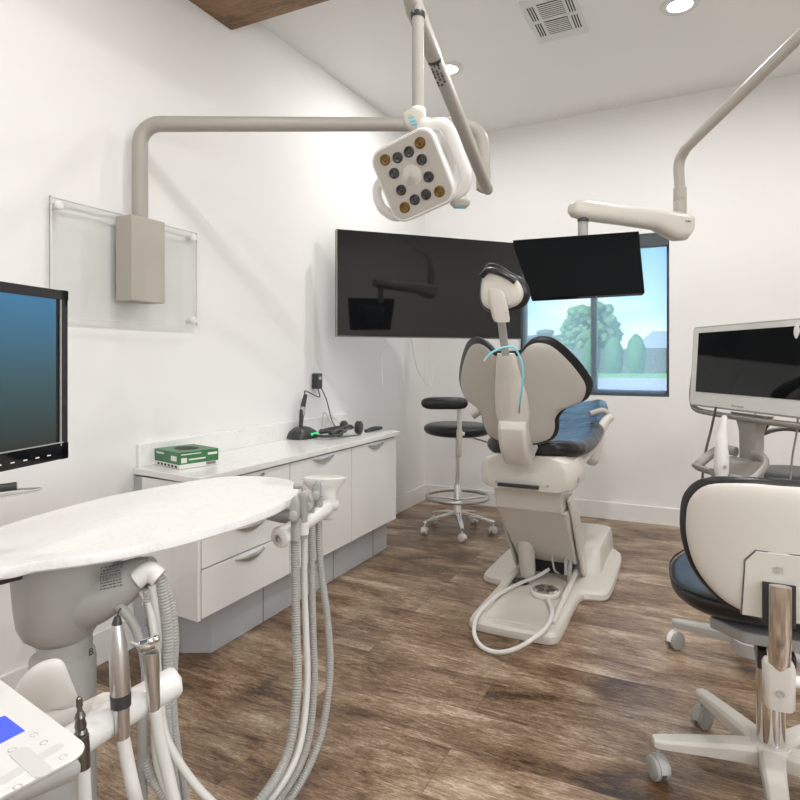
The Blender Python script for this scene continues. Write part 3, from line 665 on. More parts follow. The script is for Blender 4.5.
b = B(); mid = tfm(TWd / 2, 1.75, -.042); cor = V((.02, WY - .35, 1.75)); b.tube([mid, (mid + cor) / 2 + V((0, 0, .0)), cor], .02, 8); b.box((TWd / 2, 1.75, -.05), (.4, .3, .02), tfm)
b.done('wall_bracket', 'dark_plastic', tv)
b = B()
for k, (a, dx) in enumerate(((.34, .03), (.52, .12))):
    s0 = tfm(a, tz0 + .03, -.045); s1 = tfm(a + dx, tz0 - .22, -.2); s2 = tfm(a + dx * 2, tz0 - .33, -.26)
    b.tube([s0, s1, s2, tfm(a + dx * 2.4, tz0 - .2, -.3)], .0035, 6)
b.done('power_lead', 'trim_white', tv)

# ================================================================== DENTAL CHAIR
XC = 1.455
ch = thing('dental_chair', 'beige dental patient chair with black upholstery seen from behind', 'dental chair', (XC, 3.4, 0))
cf = lambda a, b_, c=0: V((XC + a, b_, c))
half = [(.0, 2.685), (.15, 2.685), (.20, 2.70), (.212, 2.76), (.205, 3.2), (.22, 3.275), (.27, 3.285), (.32, 3.30), (.345, 3.36), (.335, 3.95), (.31, 4.10), (.22, 4.16), (0, 4.17)]
def chaikin(p, n=2, closed=True):
    for _ in range(n):
        q = []
        for i in range(len(p) if closed else len(p) - 1):
            a, b_ = p[i], p[(i + 1) % len(p)]; q += [(a[0] * .75 + b_[0] * .25, a[1] * .75 + b_[1] * .25), (a[0] * .25 + b_[0] * .75, a[1] * .25 + b_[1] * .75)]
        p = q
    return p
outl = chaikin(half[1:-1] + [(-x, y) for x, y in half[1:-1]][::-1], 2)
b = B(); cxm = 3.4
def scaled(s_, z): return [cf(x * (1 - s_ / .3), y + (s_ if y < cxm else -s_) * 1.0, z) for x, y in outl]
b.ring_loft([scaled(0, .002), scaled(-.004, .012), scaled(0, .035), scaled(.012, .047), scaled(.03, .05)]); b.done('base_plate', 'cream', ch)
b = B()
for sg in (-1, 1): b.tube([cf(sg * .165, 2.80, .048), cf(sg * .16, 3.0, .056), cf(sg * .15, 3.45, .085)], .016, 10)
b.done('base_rail', 'cream', ch)
B().prism([(-.14, 2.74), (.14, 2.74), (.135, 3.40), (-.135, 3.40)], .045, .054, cf).done('base_tray', 'cream', ch, bevel=.003)
B().lathe(cf(-.10, 3.24, .053), UP, [(0, .001), (0, .045), (.012, .045), (.012, .001)], 20).done('drain_cap', 'dark_plastic', ch)
b = B(); b.ring_loft([[cf(x, y, z) for x, y in rrect(w_, h2, .05, 4, .13, yy)] for w_, h2, yy, z in ((.27, .66, 3.86, .045), (.26, .60, 3.88, .14), (.24, .55, 3.90, .17), (.18, .48, 3.91, .18))])
b.done('pump_cover', 'cream', ch)
# lift column: leaning cover
def lift(w0, w1, y0, z0, y1, z1, d0, d1, off=0):
    return [[cf(-w0 / 2, y0, z0), cf(w0 / 2, y0, z0), cf(w0 / 2, y0 + d0, z0), cf(-w0 / 2, y0 + d0, z0)], [cf(-w1 / 2, y1, z1), cf(w1 / 2, y1, z1), cf(w1 / 2, y1 + d1, z1), cf(-w1 / 2, y1 + d1, z1)]]
B().ring_loft(lift(.33, .36, 3.42, .13, 3.03, .50, .35, .30)).done('lift_cover', 'cream', ch, bevel=.015, seg=3)
B().ring_loft(lift(.335, .335, 3.01, .50, 2.97, .62, .3, .3)).done('lift_cap', 'cream', ch, bevel=.012, seg=3)
for sg in (-1, 1):
    B().ring_loft([[cf(sg * .178, 3.47, .06), cf(sg * .198, 3.47, .06), cf(sg * .198, 3.6, .06), cf(sg * .178, 3.6, .06)], [cf(sg * .178, 3.05, .56), cf(sg * .194, 3.05, .56), cf(sg * .194, 3.14, .58), cf(sg * .178, 3.14, .58)]]).done('link_arm', 'cream', ch, bevel=.008)
b = B(); b.box((0, 3.62, .12), (.26, .3, .16), cf); b.done('actuator_bay', 'dark_plastic', ch)
B().cyl(cf(-.085, 3.34, .065), cf(-.095, 3.32, .27), .042, .048).done('motor_tube', 'cream', ch)
b = B(); b.tube([cf(.04, 3.36, .20), cf(.06, 3.33, .12), cf(.07, 3.42, .07)], .006, 8); b.tube([cf(.11, 3.38, .2), cf(.115, 3.36, .09)], .009, 8); b.tube([cf(.135, 3.4, .2), cf(.13, 3.36, .06)], .012, 8)
b.done('linkage', 'unit_grey', ch)
# upper support housing
b = B()
hs_ = lambda z0, z1: None
for rows in [[(.0, .46, .64, .0), (.0, .47, .69, 0), (.0, .46, .765, 0)]]:
    b.ring_loft([[cf(x, y, z) for x, y in rrect(w_, .36, .05, 4, .01, 3.08)] for w_, z in ((.38, .625), (.45, .64), (.465, .68), (.465, .72), (.42, .765), (.33, .785))])
b.done('seat_support', 'cream', ch)
B().box((-.02, 2.892, .645), (.2, .02, .016), cf).done('cable_slot', 'dark_plastic', ch)
b = B()
for xx in (-.13, .12): b.lathe(cf(xx, 2.905, .655), (0, -1, 0), [(0, .007), (.008, .007), (.009, .001)], 12)
b.lathe(cf(.24, 2.99, .68), (1, -.2, 0), [(0, .016), (.008, .016), (.009, .001)], 16)
b.done('screw', 'unit_grey', ch)
# backrest
O = V((XC, 2.80, .885)); bu_ = V((0, -.40, .9165)).normalized(); bn = V((0, -.9165, -.40)).normalized()
bf = frame_fn(O, (1, 0, 0), bu_, bn)
hb = [(.05, .425), (.075, .445), (.105, .470), (.145, .475), (.195, .445), (.25, .36), (.295, .26), (.312, .19), (.292, .134), (.25, .124), (.208, .116), (.180, .082), (.175, .03), (.155, -.012), (.115, -.03), (.05, -.035)]
full = smooth2(hb + [(-x, y) for x, y in hb][::-1], 5)
wrap = lambda u, v: -1.75 * u * u
B().cushion(full, bf, lambda u, v: wrap(u, v) - .014, .016, .055, n=7, cen=(0, .185), scale=1.045, rings=10).done('back_cushion', 'black_vinyl', ch)
B().cushion(full, bf, lambda u, v: wrap(u, v) + .003, .018, .012, n=8, cen=(0, .2), scale=.965, rings=10).done('back_shell', 'beige', ch)
# spine cover
b = B(); R = []
for v_, w0, dpt in ((.04, .062, .046), (.06, .066, .046), (.10, .072, .044), (.15, .078, .042), (.24, .074, .038), (.33, .058, .034), (.41, .046, .028), (.435, .038, .02)):
    R.append([bf(x, v_, z) for x, z in ((-w0, .008), (-w0 * .96, dpt * .7), (-w0 * .7, dpt * .95), (0, dpt), (w0 * .7, dpt * .95), (w0 * .96, dpt * .7), (w0, .008))])
b.ring_loft(R); b.done('spine_cover', 'cream', ch, angle=50)
# bracket between back and support
R = []
for v_, w0, z0, z1 in ((.112, .062, .01, .06), (.09, .066, .0, .078), (.03, .067, -.03, .085), (-.06, .067, -.08, .078), (-.115, .064, -.12, .05)):
    R.append([bf(x * 1.0, v_, z) for x, z in ((-w0, z0), (-w0, z1 - .015), (-w0 + .015, z1), (w0 - .015, z1), (w0, z1 - .015), (w0, z0))])
B().ring_loft(R).done('back_bracket', 'cream', ch, bevel=.006)
# headrest
B().ring_loft([[bf(x + o_, v_, z + .016) for x, z in rrect(.036, .012, .005, 2)] for v_, o_ in ((.38, 0), (.60, 0))]).done('headrest_stem', 'unit_grey', ch)
hO = at(499, 291, 2.50); hnn = (V((0, -.96, -.10)) + RT * -.1).normalized(); huu = (RT * .93 + UP * -.32); huu = (huu - hnn * huu.dot(hnn)).normalized(); hvv = hnn.cross(huu)
hfm = frame_fn(hO, huu, hvv, hnn)
ho = smooth2([(-.105, .035), (-.095, .075), (-.05, .085), (.0, .078), (.06, .07), (.10, .03), (.10, -.02), (.06, -.06), (.0, -.09), (-.05, -.085), (-.085, -.04)], 6)
B().cushion(ho, hfm, lambda u, v: -1.5 * u * u - .03, .022, .045, n=5, scale=1.10).done('headrest_cushion', 'black_vinyl', ch)
B().cushion(ho, hfm, lambda u, v: -1.5 * u * u - .008, .016, .01, n=7, scale=.93).done('headrest_shell', 'cream', ch)
b = B(); b.tube([hfm(-.095, .03, -.008), hfm(-.075, .06, .0), hfm(-.03, .07, .006), hfm(.02, .068, .004), hfm(.05, .058, -.004)], .018, 12, flat=.7); b.done('headrest_roll', 'black_vinyl', ch)
ha = at(496, 292, 2.45); hb_ = at(501, 318, 2.48); fx = (ha - hb_).normalized()
hk = frame_fn(hb_, RT, fx, -(RT.cross(fx)).normalized() * -1)
B().ring_loft([[hk(x, (ha - hb_).length * t, z - .0) for x, z in rrect(w_, .045, .012, 3)] for t, w_ in ((-.12, .06), (0, .068), (.6, .072), (1.0, .06), (1.1, .045))]).done('headrest_bracket', 'cream', ch, bevel=0)
b = B(); b.lathe(hk(.036, .06, 0), RT, [(0, .012), (.012, .012), (.014, .001)], 14); b.lathe(hk(.02, .03, .028), hk(0, 0, 1) - hk(0, 0, 0), [(0, .003), (.002, .003)], 8); b.done('adjuster_knob', 'unit_grey', ch)
# seat
b = B(); R = []
seat_pts = [(2.95, .84, .15), (3.03, .835, .225), (3.2, .815, .265), (3.45, .82, .27), (3.7, .855, .265), (3.95, .90, .25), (4.2, .935, .22), (4.45, .95, .19), (4.58, .945, .14)]
for (yy, zt, w0) in seat_pts:
    R.append([cf(x * w0, yy, zt + z) for x, z in ((-1, -.045), (-1.03, -.015), (-.97, .018), (-.8, .03), (-.4, .012), (0, .004), (.4, .012), (.8, .03), (.97, .018), (1.03, -.015), (1, -.045), (.8, -.07), (0, -.075), (-.8, -.07))])
b.ring_loft(R); b.done('seat_cushion', 'creased_vinyl', ch, angle=60, sub=1)
b = B(); R = []
for (yy, zt, w0, dp) in ((2.95, .76, .20, .05), (3.2, .745, .24, .09), (3.6, .775, .245, .12), (3.9, .82, .22, .08), (4.2, .865, .19, .05), (4.4, .885, .16, .03)):
    R.append([cf(x * w0, yy, zt + z) for x, z in ((-1, 0), (1, 0), (.95, -dp * .6), (.7, -dp), (-.7, -dp), (-.95, -dp * .6))])
b.ring_loft(R); b.done('seat_pan', 'cream', ch, angle=40, sub=1)
# armrests
b = B(); q = [at(611, 417, 3.62), at(606, 421, 3.60), at(599, 433, 3.56), at(594, 452, 3.52), at(591, 465, 3.50)]
b.tube(q, lambda t: .022 + .017 * t - (.02 * max(0, t - .92) / .08), 14, flat=1.0)
b.done('armrest', 'cream', ch)
b = B(); b.tube([at(611, 420, 3.64), at(604, 411, 3.66), at(590, 414, 3.66)], .018, 12); b.tube([at(600, 432, 3.62), at(585, 440, 3.5)], .02, 12); b.done('armrest_pivot', 'beige', ch)
b = B(); b.tube([at(472, 416, 3.3), at(482, 411, 3.3), at(500, 414, 3.3)], lambda t: .022 - .004 * t, 14); b.done('armrest', 'beige', ch)
# blue bib cord over the backrest
b = B(); b.tube([at(486, 358, 2.50), at(491, 353, 2.50), at(498, 349.5, 2.50), at(504, 347.5, 2.50), at(513, 347, 2.50), at(518, 353, 2.50), at(522.5, 366, 2.50), at(522.5, 385, 2.52), at(519.5, 405, 2.57)], .0045, 8)
bc = thing('bib_cord', 'light blue bib cord draped over the back of the dental chair', 'cord', at(504, 347.5, 2.50))
b.done('cord', 'cyan_cord', bc)
for pa_, pb_ in ((at(486, 358, 2.50), at(484, 361, 2.50)), (at(519.5, 405, 2.57), at(519, 413, 2.585))): B().cyl(pa_, pb_, .005, .004).done('clip', 'steel', bc)
# foot control
fc = onz(545.5, 592, .07)
ft = thing('foot_control', 'round metal-topped foot control with white cord on the chair base', 'foot pedal', (fc.x, fc.y, .056))
B().lathe((fc.x, fc.y, .056), UP, [(0, .070), (.01, .074), (.022, .072), (.026, .064)], 28).done('body', 'white_plastic', ft)
B().lathe((fc.x, fc.y, .078), UP, [(0, .066), (.006, .065), (.011, .057), (.009, .02), (.014, .012), (.014, .001)], 28).done('pedal_disc', 'chrome', ft)
b = B()
for k in range(6):
    a = k * math.pi / 3; b.box((.033, 0, .0905), (.036, .006, .004), frame_fn((fc.x, fc.y, 0), (math.cos(a), math.sin(a), 0), (-math.sin(a), math.cos(a), 0), UP))
b.done('disc_rib', 'dark_steel', ft)
b = B(); cdp = [onz(545, 598, .07), onz(553, 612, .064), onz(548, 632, .062), onz(520, 648, .062)]
cdp = [V((fc.x + .02, fc.y - .055, .07)), onz(552, 612, .066), onz(546, 628, .066), onz(530, 641, .06), onz(512, 650, .045), onz(495, 652, .02), onz(480, 645, .02), onz(474, 630, .045), onz(480, 612, .064), onz(497, 596, .066), onz(516, 585, .068), onz(536, 577, .075), V((XC + .02, 3.38, .10))]
b.tube(cdp, .0095, 10, per=10); b.done('cord', 'white_plastic', ft)

# ================================================================== STOOL PARTS
def caster(parent, p, ang, mw_, mh, r=.028, world=True, hood=True):
    c = B(); d = V((math.cos(ang), math.sin(ang), 0)); s_ = V((-d.y, d.x, 0)); p = V(p)
    c.lathe(V((p.x, p.y, r)) , UP, [(0, .006), (p.z - r, .006)], 8)
    R = []
    for k in range(7):
        a = math.pi * k / 6; R.append([V((p.x, p.y, r)) + d * (math.cos(a) * (r + .003)) + UP * (math.sin(a) * (r + .005)) + s_ * w_ for w_ in (-.011, .011)] + [V((p.x, p.y, r)) + d * (math.cos(a) * r * .6) + UP * (math.sin(a) * r * .6) + s_ * w_ for w_ in (.011, -.011)])
    c.ring_loft(R); o = c.done('caster', mh, parent, world=world)
    for sg in (-1, 1):
        wb = B().lathe(V((p.x, p.y, r)) + s_ * sg * .008, s_ * sg, [(0, r * .5), (0, r), (.002, r), (.013, r), (.016, r * .85), (.017, r * .3)], 20)
        wo = wb.done('wheel', mw_, o, world=world)
    return o
def star_leg(parent, hub, ang, r0, r1, z0, z1, w0, w1, h0, h1, m, world=True):
    d = V((math.cos(ang), math.sin(ang), 0)); s_ = V((-d.y, d.x, 0)); hub = V(hub); R = []
    for t in (0, .25, .5, .75, .93, 1.0):
        r = r0 + (r1 - r0) * t; w_ = (w0 + (w1 - w0) * t) * (1 if t < 1 else .7); zt = z0 + (z1 - z0) * t ** 1.3; hh = h0 + (h1 - h0) * t
        c = hub + d * r
        R.append([c + s_ * w_ * x + UP * (zt - hh * (1 - y)) for x, y in ((-.5, 0), (-.5, .75), (-.36, 1), (.36, 1), (.5, .75), (.5, 0))])
    return B().ring_loft(R).done('leg', m, parent, bevel=.003, world=world)
def disc_outline(rx, ry, n=40): return [(rx * math.cos(2 * math.pi * k / n), ry * math.sin(2 * math.pi * k / n)) for k in range(n)]

# far stool (assistant's) by the corner
sx_, sy_ = .63, 4.20
st = thing('assistant_stool', 'tall black stool with foot ring and arm support in the far corner', 'stool', (sx_, sy_, 0))
sf = lambda a, b_, c=0: V((sx_ + a, sy_ + b_, c))
B().cushion(disc_outline(.25, .235), lambda a, b_, c=0: sf(a, b_, .75 + c), tf=.04, tb=.05, n=7).done('seat', 'black_vinyl', st)
B().lathe(sf(0, 0, .69), UP, [(0, .10), (.006, .15), (.018, .2), (.02, .1)], 32).done('seat_plate', 'cream', st)
B().cyl(sf(0, 0, .27), sf(0, 0, .70), .0155).done('gas_lift', 'chrome', st)
B().lathe(sf(0, 0, .10), UP, [(0, .04), (.03, .04), (.06, .028), (.24, .025), (.25, .02)], 20).done('column', 'chrome', st)
b = B(); n = 40; b.tube([sf(.225 * math.cos(2 * math.pi * k / n), .225 * math.sin(2 * math.pi * k / n), .255) for k in range(n + 1)], .0115, 10, smooth=False, flat=1.3)
b.done('foot_ring', 'steel', st)
for k in range(4):
    a = math.radians(25 + 90 * k); B().tube([sf(.02 * math.cos(a), .02 * math.sin(a), .235), sf(.22 * math.cos(a), .22 * math.sin(a), .255)], .008, 8, smooth=False).done('ring_spoke', 'steel', st)
for k in range(5):
    a = math.radians(-62 + 72 * k); star_leg(st, sf(0, 0, 0), a, .03, .27, .145, .095, .04, .028, .035, .022, 'chrome'); caster(st, sf(.26 * math.cos(a), .26 * math.sin(a), .08), a + .9, 'white_plastic', 'white_plastic', .026)
sp_ = V((sx_, sy_, 0)) - FW * .268 - RT * .012
def sq(z, k=1.0): return V((sx_ + (sp_.x - sx_) * k, sy_ + (sp_.y - sy_) * k, z))
b = B(); b.tube([sq(.69, .15), sq(.66, .6), sq(.605, .9), sq(.60, .98), sq(.66, 1), sq(.78, 1), sq(.91, 1)], .016, 12); b.done('support_post', 'cream', st)
B().lathe(sq(.715), UP, [(0, .021), (.055, .021)], 16).done('post_collar', 'cream', st)
B().lathe(sq(.742), RT, [(0, .006), (.018, .006), (.02, .014), (.034, .014), (.036, .001)], 14).done('knob', 'trim_white', st)
q0 = sq(.955) - RT * .085; sfr = frame_fn(q0, RT, FW, UP)
ao = smooth2([(-.15, -.05), (-.16, .0), (-.14, .055), (-.09, .075), (0, .06), (.09, .055), (.12, .02), (.125, -.03), (.09, -.055), (0, -.05), (-.08, -.065)])
B().cushion(ao, lambda a, b_, c=0: sfr(a * 1.12, b_, c), tf=.04, tb=.042, n=7).done('arm_pad', 'black_vinyl', st)
B().tube([sf(.1, .0, .69), at(486, 442, 4.3), at(489, 445, 4.28)], .006, 8).done('lever', 'steel', st)

# near stool
hx, hy = 2.405, 2.07
ns = thing('operator_stool', 'beige-backed rolling stool with black seat in the right foreground', 'stool', (hx, hy, 0))
nf = lambda a, b_, c=0: V((hx + a, hy + b_, c))
so_ = smooth2([(-.265, .05), (-.255, .17), (-.18, .255), (0, .27), (.18, .255), (.255, .17), (.265, .05), (.24, -.08), (.16, -.19), (0, -.225), (-.16, -.19), (-.24, -.08)])
B().cushion(so_, lambda a, b_, c=0: nf(a * .93 - .025, b_ + .02, .56 + c + .03 * ((b_ - .0) / .27) ** 2), tf=.035, tb=.05, n=6, rings=11).done('seat', 'black_vinyl', ns)
so2 = [(a * 1.012, b_ * 1.012) for a, b_ in so_]
b = B(); b.tube([nf(a * .92 - .025, b_ * .99 + .02, .577 + .03 * (b_ / .27) ** 2) for a, b_ in so2[::3] + so2[:1]], .003, 6, smooth=False); b.done('seat_piping', 'black_vinyl', ns)
B().prism([(-.16, -.1), (-.08, -.17), (.08, -.17), (.12, -.1), (.1, .12), (-.12, .12)], .48, .512, nf).done('seat_plate', 'grey_plastic', ns, bevel=.006)
B().box((0, -.06, .44), (.09, .2, .05), nf).done('mechanism', 'dark_plastic', ns, bevel=.005)
# back
BO = V((2.387, 1.70, .795)); bfn = frame_fn(BO, (1, 0, 0), UP, (0, -1, 0))
bo = [(-.208, .05), (-.197, .105), (-.155, .148), (-.07, .163), (0, .164), (.07, .163), (.155, .148), (.197, .105), (.208, .05), (.205, -.01), (.182, -.08), (.128, -.140), (.06, -.168), (0, -.173), (-.06, -.168), (-.128, -.140), (-.182, -.08), (-.205, -.01)]
bo = smooth2(bo, 4)
wb_ = lambda u, v: -1.1 * u * u
B().cushion(bo, bfn, lambda u, v: wb_(u, v) - .022, .02, .04, n=7, scale=1.03, rings=10).done('back_cushion', 'black_vinyl', ns)
B().cushion(bo, bfn, lambda u, v: wb_(u, v) + .002, .014, .01, n=9, scale=.955, rings=10).done('back_shell', 'cream', ns)
ins = [(-.072, -.16), (-.066, -.03), (-.045, -.004), (.045, -.004), (.066, -.03), (.072, -.16), (.03, -.165), (.03, -.072), (-.03, -.072), (-.03, -.165)]
def bent(a, b_, c=0): return bfn(a, b_, wb_(a, b_) + .0165 + c)
B().prism([(-.079, -.157), (-.071, -.026), (-.048, .002), (.048, .002), (.071, -.026), (.079, -.157)], -.004, .0015, bent).done('cover_shadow_gap', 'seam_dark', ns)
B().prism([(-.075, -.158), (-.068, -.028), (-.046, -.001), (.046, -.001), (.068, -.028), (.075, -.158)], 0, .004, bent).done('back_cover_plate', 'cream', ns, bevel=.001)
B().prism([(-.034, -.17), (-.034, -.07), (.034, -.07), (.034, -.17)], .001, .0048, bent).done('post_slot', 'dark_plastic', ns)
text_mesh('8I', .026, lambda a, b_, c=0: bent(a, b_ - .040, .0042 + c), 'embossed_mark', 'beige', ns)
pb0 = BO + V((0, -.034, -.085)); pbm = V((2.387, 1.68, .60)); 
b = B()
def ov(p, w_=.046, d=.024): return [p + V((w_ / 2 * math.cos(a), d / 2 * math.sin(a), 0)) for a in [2 * math.pi * k / 20 for k in range(20)]]
b.ring_loft([ov(V((2.387, 1.655, .728))), ov(V((2.387, 1.655, .60))), ov(V((2.387, 1.672, .53))), ov(V((2.387, 1.688, .44)))]); b.done('back_post', 'chrome', ns)
B().ring_loft([[V((2.387 + x, 1.688 + y, z)) for x, y in rrect(w_, .055, .014, 3)] for w_, z in ((.055, .435), (.064, .441), (.067, .53), (.060, .538))]).done('post_clamp', 'cream', ns)
B().lathe(V((2.389, 1.658, .478)), (0, -1, 0), [(0, .008), (.0015, .008), (.0016, .006), (.0005, .001)], 16).done('clamp_button', 'unit_grey', ns)
b = B(); b.tube([V((2.387, 1.70, .47)), V((2.392, 1.82, .47)), V((2.40, 1.95, .475))], .018, 12); b.done('back_bracket', 'chrome', ns)
B().tube([V((2.41, 1.72, .485)), V((2.51, 1.74, .48)), V((2.63, 1.76, .475))], .014, 12).done('side_lever', 'trim_white', ns)
B().cyl(nf(0, 0, .12), nf(0, 0, .48), .037, seg=28).done('gas_lift', 'chrome', ns)
B().lathe(nf(0, 0, .078), UP, [(0, .035), (.005, .055), (.055, .058), (.065, .05), (.066, .034)], 30).done('hub', 'cream', ns)
for k in range(5):
    a = math.radians(197 + 72 * k); star_leg(ns, nf(0, 0, 0), a, .035, .325, .14, .125, .066, .045, .055, .024, 'cream'); caster(ns, nf(.31 * math.cos(a), .31 * math.sin(a), .11), a + 1.9, 'grey_plastic', 'unit_grey', .034)

# ================================================================== SCANNER CART
sc = thing('scanner_cart', 'grey wheeled intraoral scanner cart with glossy touchscreen', 'scanner', (2.47, 2.93, 0))
mc = at(745, 367, 2.46); mu = V((.547, -.846, 0)).normalized(); mn = mu.cross(UP).normalized()
if mn.dot(CAM - mc) < 0: mn = -mn
mv = (UP * .995 - mn * -.09 * -1).normalized(); mv = (UP + mn * -.06).normalized(); mnn = mu.cross(mv).normalized()
if mnn.dot(CAM - mc) < 0: mnn = -mnn
mf = frame_fn(mc, mu, mv, mnn)
MW, MH = .73, .36
B().prism(rrect(MW, MH, .02), -.03, 0, mf).done('monitor', 'unit_grey', sc, bevel=.004)
B().prism(rrect(MW - .014, MH - .014, .016), -.0002, .0012, mf).done('glass_bezel', 'plant_paper', sc)
B().box((.005, .018, .0022), (MW - .085, MH - .095, .0025), mf).done('display', 'screen_black', sc)
text_mesh('iTero element', .013, lambda a, b_, c=0: mf(a - .03, b_ - .160, .002 + c), 'logo', 'print_grey', sc)
sc['note'] = ''
del sc['note']
t_o = B().cushion(smooth2([(0, .03), (.012, .012), (.013, -.01), (0, -.028), (-.013, -.01), (-.012, .012)]), lambda a, b_, c=0: mf(a + .268, b_ + .132, .004 + c), tf=.002, tb=.0005)
lab(t_o.done('leaf_emblem', 'trim_white', sc), 'white leaf-shaped emblem on the glass')
# carrying tube handle
hp = [mf(-MW / 2 - .004, -.02, -.02), mf(-MW / 2 - .014, -.09, -.02), mf(-MW / 2 - .012, -.15, -.02), mf(-MW / 2 + .02, -.195, -.02), mf(-.2, -.205, -.02), mf(0, -.207, -.02), mf(.2, -.207, -.02), mf(MW / 2 - .02, -.2, -.02), mf(MW / 2 + .012, -.15, -.02), mf(MW / 2 + .004, -.02, -.02)]
B().tube(hp, .0125, 12).done('handle', 'grey_frame', sc)
nb = mf(0, -.20, -.02); nbz = nb.z
R = []
for (w0, w1, z) in ((.24, .03, nbz + .012), (.14, .045, nbz - .02), (.10, .05, nbz - .06), (.095, .05, nbz - .15), (.09, .05, .25), (.09, .05, .13)):
    R.append([V((nb.x, nb.y, z)) + mu * x + mn * (y - .02) for x, y in rrect(w0, w1, .014, 3)])
B().ring_loft(R).done('pole', 'grey_frame', sc)
# cradle loops
for sg in (-1, 1):
    zb_ = CH - (468 - 360) / F * 2.44
    cc = V((nb.x, nb.y, zb_)) + mn * .0
    pts = [cc + mu * (sg * .05) + mn * .01 + UP * .055, cc + mu * (sg * .12) + mn * .02 + UP * .055, cc + mu * (sg * .16) + mn * .045 + UP * .03, cc + mu * (sg * .165) + mn * .10 - UP * .015, cc + mu * (sg * .13) + mn * .13 - UP * .02, cc + mu * (sg * .03) + mn * .13 - UP * .022]
    B().tube(pts, .013, 12, flat=1.5).done('cradle_loop', 'grey_frame', sc)
B().hexa([V((nb.x, nb.y, zb_ - .06)) + mu * x + mn * y for x, y in ((-.07, .0), (.06, .0), (.05, .13), (-.05, .13))], [V((nb.x, nb.y, zb_ + .035)) + mu * x + mn * y for x, y in ((-.075, .0), (.065, .0), (.05, .10), (-.05, .10))]).done('cradle_block', 'grey_frame', sc, bevel=.008)
# feet
hub_ = V((nb.x, nb.y, 0)) - mn * .02
B().lathe(hub_ + V((0, 0, .075)), UP, [(0, .07), (.05, .07), (.06, .05)], 24).done('hub', 'unit_grey', sc)
cb = onz(675, 648, 0)
a0 = math.atan2(cb.y - hub_.y, cb.x - hub_.x); rr_ = (V((cb.x, cb.y, 0)) - hub_).length
for k in range(4):
    a = a0 - (0, 1.25, 2.5, 3.5)[k]; rr2 = rr_ if k == 0 else min(rr_, .34)
    star_leg(sc, hub_, a, .04, rr2 + .01, .145, .125, .06, .04, .045, .03, 'unit_grey'); caster(sc, hub_ + V((rr2 * math.cos(a), rr2 * math.sin(a), .10)), a + 1.1, 'grey_plastic', 'trim_white', .036)
# wand
wv = thing('scanner_wand', 'white intraoral scanning wand standing in the cart cradle', 'scanner wand', at(723, 478, 2.36))
b = B(); WP = [(478, .018), (472, .024), (462, .026), (452, .024), (447, .0215), (435, .0195), (434.5, .018), (428, .0165), (418, .012), (415.5, .007)]
wdir = V((RT.x, RT.y, 0))
R = []
for py, r in WP:
    off = 0 if py > 440 else (440 - py) / 25 * 3.0
    c = at(721.5 + off, py, 2.33); R.append([c + RT * r * math.cos(q) * 1.05 + FW * r * math.sin(q) for q in [2 * math.pi * k / 20 for k in range(20)]])
b.ring_loft(R); b.done('body', 'white_plastic', wv, angle=50)
fw_ = frame_fn(at(721, 466, 2.33) - FW * .0268, RT, UP, -FW)
b = B(); b.lathe(fw_(0, 0, 0), -FW, [(0, .008), (.001, .008), (.0011, .006), (0, .005)], 16); b.done('button', 'print_grey', wv)
# cables around the cart
def cable(pts, r, label, m='dark_steel', name='cart_cable'):
    tag(B().tube(pts, r, 8).done(name, m), label, 'cable', 'cables around the scanner cart')
cable([at(716, 407, 2.60), at(711, 430, 2.62), at(704, 462, 2.64), at(700, 520, 2.7), at(699, 560, 2.8)], .005, 'dark thin cable hanging left of the white scanning wand')
cable([at(754, 408, 2.50), at(757, 425, 2.6), at(752, 452, 2.6), at(756, 480, 2.6)], .004, 'short dark cable hanging just right of the scanner pole')
cable([at(798, 405, 2.25), at(797, 430, 2.5), at(792, 460, 2.6), at(789, 500, 2.7)], .004, 'pale thin cable hanging at the right edge below the touchscreen', 'unit_grey')
cable([at(746, 470, 3.0), at(748, 446, 3.0), at(765, 433, 3.0), at(790, 429, 3.0), at(830, 438, 3.0)], .011, 'thick black hose arching behind the scanner cart', 'dark_plastic', 'black_hose')
cable([at(752, 480, 2.95), at(747, 458, 2.95), at(758, 440, 2.95), at(772, 420, 2.9)], .006, 'black cable curving up behind the scanner pole', 'dark_plastic')
# dark stool seat half hidden behind the cart
bs = thing('round_stool', 'black round stool seat with pale rim partly hidden behind the scanner cart', 'stool', at(790, 360, 3.4) * 1)
bx = at(796, 470, 3.4); bs.location = (bx.x, bx.y, 0)
B().cushion(disc_outline(.24, .24), lambda a, b_, c=0: V((bx.x + a, bx.y + b_, .60 + c)), tf=.04, tb=.045, n=7).done('seat', 'black_vinyl', bs)
B().cyl((bx.x, bx.y, .12), (bx.x, bx.y, .56), .025).done('column', 'chrome', bs)
for k in range(5):
    a = math.radians(20 + 72 * k); star_leg(bs, (bx.x, bx.y, 0), a, .03, .27, .13, .1, .04, .03, .035, .02, 'cream'); caster(bs, V((bx.x + .26 * math.cos(a), bx.y + .26 * math.sin(a), .08)), a + .7, 'grey_plastic', 'white_plastic', .026)

